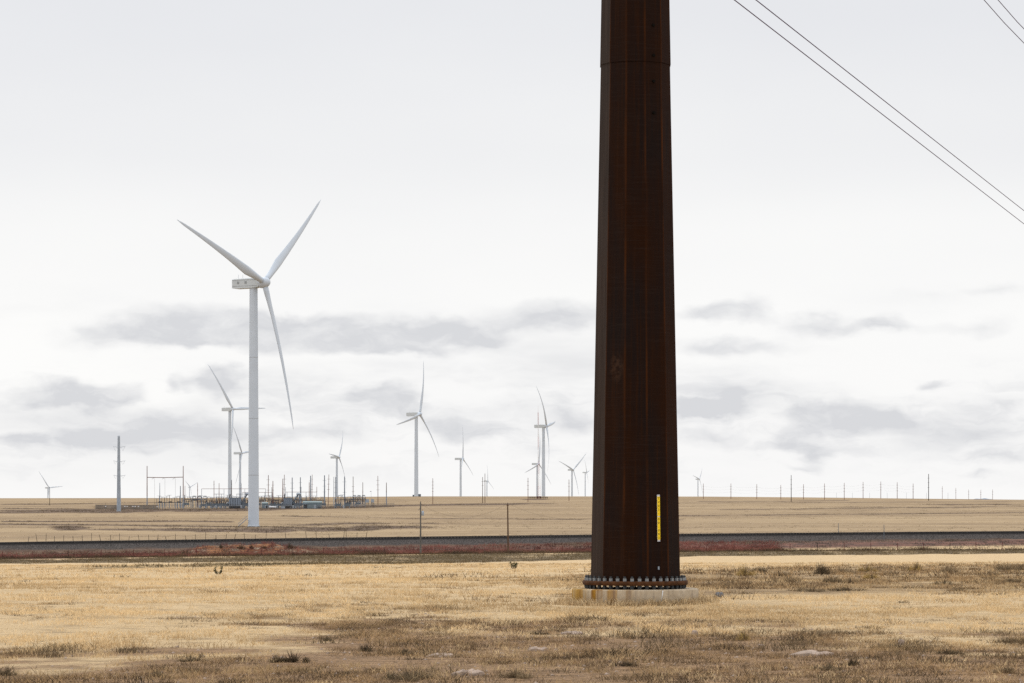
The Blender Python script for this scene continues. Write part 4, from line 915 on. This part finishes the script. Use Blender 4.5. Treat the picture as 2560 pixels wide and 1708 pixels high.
# lattice mast, red and white
def lattice():
    D = 2700; g = P(1347.5, 1249, D); g.z = gz(g.x, g.y); h = CZ+(HZ-1031)/F*D-g.z
    root = thing('lattice_mast', 'thin red and white lattice mast beside the tall side on turbine', 'mast', g); nb = 7
    for b in range(nb):
        mb = MB(); z0, z1 = h*b/nb, h*(b+1)/nb
        def W(z): return (1.3*(1-z/h)**1.3+.28)
        def leg(i, z): a = 2*PI*i/3+.3; return Vector((W(z)*math.cos(a)-(2.3/F*D)*z/h, W(z)*math.sin(a), z))
        for i in range(3):
            mb.tube(leg(i, z0), leg(i, z1), .06, .055, 5)
            for q in range(6):
                za, zb = z0+(z1-z0)*q/6, z0+(z1-z0)*(q+1)/6; mb.tube(leg(i, za), leg((i+1) % 3, zb), .03, n=4); mb.tube(leg(i, zb), leg((i+1) % 3, zb), .03, n=4)
        mb.build('mast_section', M['redpaint' if b % 2 == 0 else 'whitepaint'], root)
    tx = -(2.3/F*D); MB().tube((tx, 0, h), (tx, 0, h+6), .06, .03, 5).build('antenna', M['redpaint'], root)
    a, b = P(1322, 1249, D), P(1369, 1249, D); pts = []
    for i in range(11):
        for side in ((a.y-6,) if i not in (0, 10) else (a.y-6, a.y+8)): pass
    loop = [Vector((a.x, D-7, 0)), Vector((b.x, D-7, 0)), Vector((b.x, D+9, 0)), Vector((a.x, D+9, 0)), Vector((a.x, D-7, 0))]
    c = g.copy(); fr = thing('compound_fence', 'low dark fence round the foot of the lattice mast', 'fence', c); rl = []
    for s, e in zip(loop[:-1], loop[1:]):
        nn = 10 if abs(s.x-e.x) > 2 else 7
        for i in range(nn):
            p = s.lerp(e, i/nn); p.z = gz(p.x, p.y); rl.append(p-c); MB().tube(p-c-Vector((0, 0, .3)), p-c+Vector((0, 0, 1.7)), .07, .07, 5).build('post', M['woodd'], fr)
    rl.append(rl[0])
    for hh in (.4, .8, 1.2, 1.6): mb = MB(); mb.path([q+Vector((0, 0, hh)) for q in rl], [.05]*len(rl), 4); mb.build('rail', M['woodd'], fr)
    for px, lab in ((1344, 'small reddish cabinet left of the lattice mast foot'), (1350.5, 'small reddish cabinet right of the lattice mast foot')):
        p = P(px, 1248, D-2); p.z = gz(p.x, p.y); mb = MB().box((0, 0, 1.0), (1.4, 1.2, 2.)); mb.box((0, 0, 2.08), (1.6, 1.4, .16)); mb.build('equipment_cabinet', M['redpost'], None, p, label=lab, category='cabinet', group='cabinets at the lattice mast')
lattice()

# ------------------------------------------------------------------ substation
SD = 1800.; KS = SD/F
def sp(px, D=SD, dz=0): x = (px-1280)/F*D; return Vector((x, D, gz(x, D)+dz))
def zof(row, D=SD): return CZ+(HZ-row)/F*D
# portal frame (dead-end gantry)
g = sp(412, 1790); root = thing('portal_frame', 'tall rust topped portal frame with one crossbeam at the substation left end', 'gantry', g); k = g.y/F; xl, xr = (367.7-412)*k, (458-412)*k
for x in (xl, xr):
    hb = zof(1240, g.y)-g.z; ht = zof(1165, g.y)-g.z
    c = MB().path([(x, 0, -.5), (x, 0, hb)], [.42, .30], 10).build('column', M['galv'], root); MB().path([(x, 0, hb), (x, 0, ht)], [.29, .19], 10).build('upper_mast', M['redpole'], c)
zb = zof(1193.6, g.y)-g.z; MB().path([(xl, 0, zb), (0, 0, zb-.15), (xr, 0, zb+.15)], [.2, .2, .2], 8).build('crossbeam', M['redpole'], root)
for px in (386.7, 412.5, 438.6):
    x = (px-412)*k; MB().path([(x-1.6, -.8, zb-1.1), (x-.3, -.2, zb-.25)], [.09, .09], 6).build('insulator', M['insul'], root)
    MB().path([(x, -.4, zb-.5), (x, -.4, zof(1262, g.y)-g.z)], [.05, .05], 5).build('dropper_wire', M['thinwire'], root)
# black low bus under it
g = sp(425, 1795); root = thing('bus_bar', 'long dark low bus bar on posts under the portal frame', 'bus bar', g); k = g.y/F; z = zof(1256.5, g.y)-g.z
MB().box((0, 0, z), (61*k, .35, .35)).build('beam', M['dark'], root)
for px in (399, 406, 412.5, 423, 438.8, 444, 452): MB().tube(((px-425)*k, 0, -.3), ((px-425)*k, 0, z), .26, .22, 8).build('post', M['galv'], root)
for px in (401, 426, 447): MB().box(((px-425)*k, -.05, z+.42), (9*k, .5, .5)).build('switch_blade', M['dark'], root)
# thin sky-line bus wires / beams
def beam(px0, px1, row, D, posts, lab, m='redpole', r=.13):
    c = sp((px0+px1)/2, D); k = D/F; z = zof(row, D)-c.z; root = thing('bus_beam', lab, 'bus beam', c, 'high bus beams of the substation')
    MB().tube(((px0-px1)/2*k, 0, z), ((px1-px0)/2*k, 0, z), r, r, 6).build('beam', M[m], root)
    for p in posts: MB().tube(((p-(px0+px1)/2)*k, 0, -.3), ((p-(px0+px1)/2)*k, 0, z), .17, .13, 6).build('post', M['galv'], root)
beam(504, 664, 1222.3, 1840, (504, 560, 612, 664), 'highest thin red beam running behind the nearest turbine tower')
beam(606, 680, 1231.2, 1860, (607, 613, 645, 662, 680), 'red beam right of the nearest turbine tower')
beam(713, 792, 1230.4, 1850, (714, 717.7, 745, 765, 792), 'red beam running over the second transformer to the control house')
beam(536, 559, 1235.4, 1830, (540.4, 553.5), 'short dark beam left of the first transformer', 'dark')
beam(591, 614, 1235.4, 1830, (592, 600, 612), 'short dark beam above the first transformer', 'dark')
# transformers
def transformer(px0, px1, top, base, lab, D=1785, cons=True):
    k = D/F; g = sp((px0+px1)/2, D); w = (px1-px0)*k; h = zof(top, D)-g.z; root = thing('power_transformer', lab, 'transformer', g, 'power transformers'); s = h/6.
    MB().box((0, 0, h*.55), (w, 3.2, h*.8)).build('tank', M['galvd'], root); MB().box((0, 0, h*.08), (w*.9, 2.6, h*.16)).build('plinth', M['dark'], root)
    for i in range(7): MB().box((-w/2+w*(i+.5)/7, -1.95, h*.56), (w/7*.72, .7, h*.66)).build('radiator', M['galv'], root)
    for i in range(3):
        a = Vector((-w/2-.2, -.9+.9*i, h*.55)); b = a+Vector((-2.4*s, 0, -1.6*s)) if i == 0 else a+Vector((.6*s, 0, 4.2*s)); n = 7
        bs = MB(); pts = [a.lerp(b, j/(2*n)) for j in range(2*n+1)]; bs.path(pts, [.22 if j % 2 else .38 for j in range(2*n+1)], 8); bb = bs.build('bushing', M['insul' if i else 'galvl'], root)
        MB().path([b, b+(b-a).normalized()*.6], [.3, .25], 8).build('terminal_cap', M['alu'], bb)
    x1 = w/2+3.6*s; zc = h*1.28; cn = MB()
    cn.path([(x1-1.3*s, 0, zc), (x1-1.2*s, 0, zc), (x1+1.2*s, 0, zc), (x1+1.3*s, 0, zc)], [.5*s, .72*s, .72*s, .5*s], 14); c = cn.build('conservator', M['galvl'], root)
    MB().tube((x1+.4*s, 0, -.3), (x1+.4*s, 0, zc-.4), .32*s, .26*s, 8).build('support', M['galv'], root)
    MB().path([(w/2-.2, 0, h*.35), (x1-.6*s, 0, zc-.5)], [.42*s, .36*s], 8).build('pipe', M['galvd'], root)
    MB().box((w/2+.9*s, -.5, h*.3), (1.4*s, 2.2, h*.6)).build('control_cabinet', M['galvd'], root)
transformer(573, 603, 1243, 1270, 'larger grey power transformer just left of the nearest turbine tower')
transformer(709.5, 730.5, 1243.5, 1267, 'grey power transformer with sloping pipe right of the white tank')
# buildings
def house(px0, px1, top, D, lab, awn=False, name='control_house'):
    k = D/F; g = sp((px0+px1)/2, D); w = (px1-px0)*k; h = zof(top, D)-g.z; root = thing(name, lab, 'building', g)
    MB().box((0, 0, h*.42), (w, 6, h*.84)).build('wall', M['tealroof'], root)
    r = MB(); b = [(-w/2-.3, -3.3, h*.842), (w/2+.3, -3.3, h*.842), (w/2+.3, 3.3, h*.842), (-w/2-.3, 3.3, h*.842), (-w/2-.3, 0, h*1.02), (w/2+.3, 0, h*1.02)]
    r.v = [Vector(q) for q in b]; r.f = [[0, 1, 5, 4], [2, 3, 4, 5], [1, 2, 5], [3, 0, 4], [3, 2, 1, 0]]; r.smooth = [False]*5; r.build('roof', M['tealroof2'], root)
    dr = MB().box((w*.16, -3.04, h*.28), (1.1, .1, h*.56)).build('door', M['galvl'], root); MB().box((w*.16+.4, -3.12, h*.27), (.1, .08, .2)).build('handle', M['dark'], dr)
    if awn: MB().box((-w*.37, -3.7, h*.62), (w*.2, 1.4, .25)).build('awning', M['galvl'], root); MB().box((-w*.37, -3.05, h*.3), (w*.16, .1, h*.5)).build('door', M['dark'], root)
    for x in (.32, .42): MB().box((w*x, -3.2, h*.3), (.9, .5, 1.2)).build('air_conditioner', M['galvd'], root)
house(759, 804, 1253.4, 1775, 'long teal grey control house in the substation', True)
house(656.5, 669.5, 1256, 1780, 'small grey shed right of the nearest turbine tower')
g = sp(682, 1765); root = thing('white_tank', 'white horizontal tank lying before the substation', 'tank', g); k = g.y/F
MB().path([(-9*k, 0, .95), (-8.6*k, 0, .95), (8.6*k, 0, .95), (9*k, 0, .95)], [.3, .55, .55, .3], 14).build('vessel', M['tank'], root)
for x in (-5, 5): MB().box((x*k, 0, .2), (.4, .9, .6)).build('saddle', M['galvd'], root)
g = sp(707, 1768); mb = MB().box((0, 0, .7), (10*g.y/F, 1.6, 1.4)); mb.box((0, 0, 1.47), (10.4*g.y/F, 1.8, .14)); mb.build('concrete_vault', M['galvl'], None, g, label='low pale grey box right of the white tank', category='box')
# capacitor racks
def rack(px, D, lab, group, proto=[None]):
    g = sp(px, D)
    if proto[0] is None:
        root = thing('capacitor_rack', lab, 'capacitor rack', g, group); proto[0] = root
        for x in (-.95, .95): MB().tube((x, 0, -.3), (x, 0, 6.8), .14, .12, 6).build('leg', M['galvd'], root)
        for z in (5.1, 7.0): 
            t = MB().box((0, 0, z-.25), (2.3, .8, .16)).build('tray', M['dark'], root)
            for i in range(4): MB().box((-.75+.5*i, 0, z+.1), (.34, .6, .5)).build('capacitor_can', M['galvd'], t)
        MB().box((0, 0, 3.), (2.2, .5, .18)).build('brace', M['galvd'], root)
    else: root = copy_tree(proto[0]); root.location = g; root['label'] = lab; root['group'] = group
for px, D, lab in ((485.5, 1830, 'left rack of the three dark capacitor racks at left'), (499, 1830, 'middle rack of the three dark capacitor racks at left'), (512.5, 1830, 'right rack of the three dark capacitor racks at left'), (886, 1960, 'left rack of the three dark capacitor racks at right'), (897.5, 1960, 'middle rack of the three dark capacitor racks at right'), (909, 1960, 'right rack of the three dark capacitor racks at right')): rack(px, D, lab, 'capacitor racks')
for px0, px1, lab in ((912.8, 922.3, 'left one of two blue grey cabinets on legs at the substation right end'), (928, 935, 'right one of two blue grey cabinets on legs at the substation right end')):
    D = 1960; g = sp((px0+px1)/2, D); k = D/F; w = (px1-px0)*k; root = thing('capacitor_cabinet', lab, 'cabinet', g, 'cabinets on legs'); z0, z1 = zof(1256.5, D)-g.z, zof(1248, D)-g.z
    MB().box((0, 0, (z0+z1)/2), (w, 1.6, z1-z0)).build('cabinet_body', M['galvl'], root)
    for x in (-.4, 0, .4): MB().tube((x*w, 0, -.3), (x*w, 0, z0+.02), .16, .16, 6).build('leg', M['dark'], root)
g = sp(927.8, 1900); k = g.y/F; root = thing('yard_lamp', 'thin lamp post above the two blue grey cabinets', 'lamp post', g); h = zof(1229, g.y)-g.z
MB().tube((0, 0, -.3), (0, 0, h), .09, .06, 6).build('pole', M['galv'], root); MB().box((-.3, 0, h+.1), (.9, .5, .3)).build('lamp_head', M['dark'], root)
# breakers and bus supports: many alike
def support_proto(kind):
    g = Vector((0, 0, 0))
    if kind == 0:
        root = thing('bus_support', 'grey steel bus support post with insulator in the substation yard', 'bus support', g, 'bus supports of the substation')
        MB().tube((0, 0, -.3), (0, 0, 3.4), .18, .15, 8).build('post', M['galv'], root)
        ins = MB(); ins.path([(0, 0, 3.4+.22*i) for i in range(13)], [.10 if i % 2 else .2 for i in range(13)], 8); ins.build('insulator', M['insul'], root); MB().box((0, 0, 6.15), (2.6, .16, .16)).build('bus_piece', M['galvl'], root)
    elif kind == 1:
        root = thing('circuit_breaker', 'grey three bushing circuit breaker in the substation yard', 'circuit breaker', g, 'circuit breakers of the substation')
        MB().box((0, 0, 2.1), (3.4, 1.2, 1.3)).build('tank', M['galvd'], root)
        for x in (-1.3, 1.3): MB().tube((x, 0, -.3), (x, 0, 1.5), .2, .2, 6).build('leg', M['galv'], root)
        for x in (-1.1, 0, 1.1): MB().path([(x, 0, 2.7), (x*1.6, 0, 5.2)], [.2, .12], 6).build('bushing', M['insul'], root)
        MB().box((-2.1, 0, 1.2), (.8, 1., 1.8)).build('control_cabinet', M['galvl'], root)
    else:
        root = thing('disconnect_switch', 'dark disconnect switch on a steel stand in the substation yard', 'switch', g, 'disconnect switches of the substation')
        for x in (-1.6, 1.6): MB().tube((x, 0, -.3), (x, 0, 4.0), .17, .15, 6).build('leg', M['galv'], root)
        MB().box((0, 0, 4.05), (4.2, .4, .3)).build('beam', M['dark'], root)
        for x in (-1.6, 0, 1.6): MB().path([(x, 0, 4.2), (x, 0, 5.6)], [.17, .13], 6).build('insulator', M['insul'], root)
        MB().box((.2, 0, 5.7), (3.9, .14, .14)).build('blade', M['galvl'], root)
    return root
protos = [support_proto(i) for i in range(3)]; first = [True]*3; rr = random.Random(5)
spots = [(p_, 1772+(i_*7) % 18, 1) for i_, p_ in enumerate((508, 524, 536, 549, 560, 568, 612, 618, 684, 690, 697, 702, 735, 742, 748, 846, 868))]
for i in range(58): spots.append((466+i*3.3, rr.uniform(1800, 1900), rr.choice((0, 0, 1, 2, 2))))
for i in range(52): spots.append((645+i*3.2, rr.uniform(1810, 1930), rr.choice((0, 0, 2, 2, 1))))
for i in range(26): spots.append((838+i*2.9, rr.uniform(1860, 1950), rr.choice((0, 0, 2, 1))))
for i in range(12): spots.append((392+i*6.3, rr.uniform(1830, 1900), 0))
for px, D, kd in spots:
    if first[kd]: root = protos[kd]; first[kd] = False
    else: root = copy_tree(protos[kd])
    root.location = sp(px, D); root.scale = (1, 1, rr.uniform(.85, 1.25)) if kd != 1 else (1, 1, 1)
# perimeter fence of the yard
def yard_fence():
    ln = [(239, 1745), (300, 1745), (420, 1750), (560, 1755), (700, 1758), (800, 1760), (900, 1830), (985, 1900)]
    P3 = []
    for (a, da), (b, db) in zip(ln[:-1], ln[1:]):
        n = max(2, int(abs(b-a)/12))
        for i in range(n): P3.append(sp(a+(b-a)*i/n, da+(db-da)*i/n))
    P3.append(sp(985, 1900)); c = P3[0].copy(); root = thing('yard_fence', 'long grey brown perimeter fence in front of the substation', 'fence', c)
    back = [sp(239, 1745+i*30) for i in range(1, 9)]
    def panel(pts, h, r):
        mb = MB(); n = len(pts)
        for q in pts: mb.v += [q-c, q-c+Vector((0, 0, h))]
        for i in range(n-1): mb.f.append([2*i, 2*i+2, 2*i+3, 2*i+1]); mb.smooth.append(False)
        return mb
    # woven mesh: strands, so what lies behind shows through
    mb = MB()
    for a, b in zip(P3[:-1], P3[1:]):
        n = max(2, int((b-a).length/.55))
        for i in range(n):
            p = a.lerp(b, i/n)-c; mb.tube(p, p+Vector((0, 0, 2.3)), .045, n=3)
    mb.build('mesh_strands', M['chain'], root)
    seg = [q for q in P3 if q.x < sp(400, 1750).x]
    panel(seg, 2.5, 0).build('screen_fabric', M['chain'], root); panel([P3[0]]+back, 2.5, 0).build('screen_fabric', M['chain'], root)
    for hgt in (.1, 2.45): mb = MB(); mb.path([q-c+Vector((0, 0, hgt)) for q in P3], [.05]*len(P3), 4); mb.build('rail', M['woodd'], root)
    for q in P3[::2]: MB().tube(q-c-Vector((0, 0, .3)), q-c+Vector((0, 0, 2.8)), .08, .07, 6).build('post', M['galvd'], root)
    for px in (264, 312, 318, 332, 338, 346, 393): 
        q = sp(px, 1744.6)-c; MB().box(q+Vector((0, 0, 1.6)), (.75, .08, .45)).build('notice_plate', M['tank'], root)
yard_fence()

# far blue hill beyond the ridge
def hill():
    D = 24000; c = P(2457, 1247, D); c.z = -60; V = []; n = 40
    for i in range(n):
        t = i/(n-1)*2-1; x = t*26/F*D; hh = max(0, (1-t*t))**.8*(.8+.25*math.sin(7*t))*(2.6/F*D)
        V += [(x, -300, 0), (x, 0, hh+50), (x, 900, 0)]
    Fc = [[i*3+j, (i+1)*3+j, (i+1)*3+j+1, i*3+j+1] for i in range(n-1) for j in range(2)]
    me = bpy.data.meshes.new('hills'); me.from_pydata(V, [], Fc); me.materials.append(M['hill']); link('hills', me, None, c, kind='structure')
hill()

# ------------------------------------------------------------------ sky and light
EL, AZ = math.radians(48), math.radians(-42)         # sun height; azimuth from +Y towards +X
def build_world():
    w = bpy.data.worlds.new('World'); S.world = w; w.use_nodes = True; nt = w.node_tree; g = N(nt)
    bg = nt.nodes['Background']; bg.inputs['Strength'].default_value = .1
    sky = g.n('ShaderNodeTexSky', sky_type='NISHITA'); sky.sun_disc = False; sky.sun_elevation = EL; sky.sun_rotation = AZ; sky.dust_density = 2.
    d = g.n('ShaderNodeTexCoord').outputs['Generated']; sx = g.n('ShaderNodeSeparateXYZ'); g.l(d, sx.inputs[0]); x, y, z = sx.outputs
    az = g.math('MULTIPLY', g.math('ARCTAN2', x, y), F/100); el = g.math('MULTIPLY', g.math('ARCSINE', z), F/100)
    cb = g.n('ShaderNodeCombineXYZ'); g.l(az, cb.inputs[0]); g.l(el, cb.inputs[1]); q = cb.outputs[0]
    nz = g.n('ShaderNodeTexNoise'); nz.inputs['Scale'].default_value = 1.; nz.inputs['Detail'].default_value = 5; g.l(g.mapv(q, (.8, 1.5, 1)), nz.inputs['Vector'])
    wv = g.n('ShaderNodeVectorMath', operation='MULTIPLY_ADD'); g.l(nz.outputs['Color'], wv.inputs[0]); wv.inputs[1].default_value = (1.7, .9, 0)
    sh = g.n('ShaderNodeVectorMath', operation='SUBTRACT'); g.l(q, sh.inputs[0]); sh.inputs[1].default_value = (.85, .45, 0); g.l(sh.outputs[0], wv.inputs[2]); qw = wv.outputs[0]
    E = [(500, 812, 250, 52, .9), (800, 838, 380, 50, 1.1), (340, 845, 240, 40, .6), (1020, 858, 240, 34, .8), (1400, 790, 190, 42, .7), (1210, 825, 210, 34, .45),
         (190, 988, 165, 40, 1.15), (456, 962, 42, 24, .8), (545, 955, 62, 42, .95), (960, 988, 130, 40, 1.1), (447, 1064, 220, 40, .5), (223, 1100, 170, 30, .65), (25, 1102, 90, 28, .75), (377, 1134, 80, 18, .55), (830, 1077, 140, 36, .55), (1180, 1077, 125, 34, .85), (1085, 1042, 150, 36, .5), (1436, 1045, 90, 36, .75), (640, 1080, 150, 30, .4), (1300, 1010, 120, 25, .3),
         (1803, 790, 135, 30, .95), (1890, 756, 60, 24, .4), (2055, 820, 135, 34, .65), (1830, 872, 190, 26, .7), (2223, 808, 55, 30, .5), (2240, 827, 140, 24, .35), (2450, 820, 120, 30, .4), (2500, 726, 80, 24, .35), (2320, 745, 180, 28, .25),
         (1830, 1011, 75, 44, .9), (1755, 1024, 90, 22, .7), (1980, 1030, 70, 34, .6), (2103, 1045, 145, 38, .95), (2223, 1060, 90, 30, .6), (1990, 1093, 70, 32, .8), (2036, 1138, 50, 26, .7), (1774, 1093, 110, 30, .65), (2280, 1112, 120, 50, .4), (2430, 1093, 160, 40, .45), (2335, 970, 50, 18, .7), (2541, 1015, 60, 28, .4), (2010, 1168, 60, 10, .45), (2440, 1187, 60, 11, .45), (2500, 1146, 140, 18, .4)]
    acc = None
    for (px, row, hw, hh, s) in E:
        a = math.atan((px-1280)/F)*F/100; e = math.atan((HZ-row)/F)*F/100; kx, ky = 100/(hw*1.25), 100/(hh*1.3)
        gr = g.n('ShaderNodeTexGradient', gradient_type='SPHERICAL'); g.l(g.mapv(qw, (kx, ky, 0), (-a*kx, -e*ky, 0)), gr.inputs[0])
        acc = g.math('MULTIPLY', gr.outputs['Fac'], s) if acc is None else g.math('MULTIPLY_ADD', gr.outputs['Fac'], s, acc)
    fine = g.noise(g.mapv(qw, (.7, 1.7, 1)), 1.1, 7, .6); broad = g.noise(g.mapv(q, (.10, .42, 1)), 1., 5, .55)
    dens = g.math('MULTIPLY', g.mr(acc, .05, .75, 0, 1, True), g.mr(fine, .3, .68, .5, 1.15))
    low = g.math('MULTIPLY', g.mr(el, 0., 2.2), g.mr(el, 5.4, 3.2))
    dens = g.math('ADD', dens, g.math('MULTIPLY', g.math('MULTIPLY', g.mr(broad, .44, .66, 0, 1, True), low), .62))
    midn = g.noise(g.mapv(qw, (.28, 1.15, 1)), 1., 7, .62)
    dens = g.math('ADD', dens, g.math('MULTIPLY', g.math('MULTIPLY', g.mr(midn, .46, .68, 0, 1, True), g.math('MULTIPLY', g.mr(el, .1, 1.2), g.mr(el, 3.6, 2.4))), .5))
    dens = g.math('MINIMUM', dens, 1.)
    # overcast brightness: whitish low band, greyer above it, brighter overhead
    cr = g.n('ShaderNodeValToRGB'); cr.color_ramp.interpolation = 'EASE'; g.l(g.mr(z, 0, 1), cr.inputs[0])
    els = cr.color_ramp.elements; stops = [(0, (.975, .97, .96)), (.055, (.98, .978, .968)), (.085, (.95, .95, .945)), (.118, (.875, .88, .89)), (.165, (.815, .825, .85)), (.30, (.92, .94, .98)), (.62, (1.32, 1.33, 1.36)), (1, (1.45, 1.46, 1.5))]
    els[0].position, els[0].color = 0, (*stops[0][1], 1); els[1].position, els[1].color = 1, (*stops[-1][1], 1)
    for p, c in stops[1:-1]: e_ = els.new(p); e_.color = (*c, 1)
    hi = g.noise(g.mapv(q, (.06, .16, 1)), 1., 4, .5)
    base = g.mix(1., cr.outputs[0], g.mix(g.mr(hi, .3, .7), (.965, .967, .975), (1.02, 1.02, 1.015)), 'MULTIPLY')
    cl = g.mix(dens, base, (.695, .705, .73))
    back = g.mr(y, .35, -.45, 1, 1.0, True)
    sc = g.n('ShaderNodeVectorMath', operation='SCALE'); g.l(cl, sc.inputs[0]); g.l(g.math('MULTIPLY', back, 10.), sc.inputs['Scale'])
    fin = g.mix(.985, sky.outputs[0], sc.outputs[0]); g.l(fin, bg.inputs['Color'])
    try: w.cycles.sampling_method = 'MANUAL'; w.cycles.sample_map_resolution = 512
    except Exception: pass
build_world()
L = bpy.data.lights.new('sun', 'SUN'); L.energy = 1.0; L.angle = math.radians(25); L.color = (1, .97, .93)
so = bpy.data.objects.new('sun', L); COL.objects.link(so)
dv = Vector((math.sin(AZ)*math.cos(EL), math.cos(AZ)*math.cos(EL), math.sin(EL)))
so.rotation_euler = (-dv).to_track_quat('-Z', 'Y').to_euler(); so.location = (0, 0, 60)

cam = bpy.data.cameras.new('camera'); cam.lens = 105; cam.sensor_width = 36; cam.shift_y = (HZ-854)/2560; cam.clip_start = .5; cam.clip_end = 100000
co = bpy.data.objects.new('camera', cam); COL.objects.link(co); co.location = (0, 0, CZ); co.rotation_euler = (PI/2, 0, 0); S.camera = co
S.view_settings.view_transform = 'Standard'; S.view_settings.look = 'None'; S.view_settings.exposure = 0; S.view_settings.gamma = 1
S.cycles.use_denoising = False
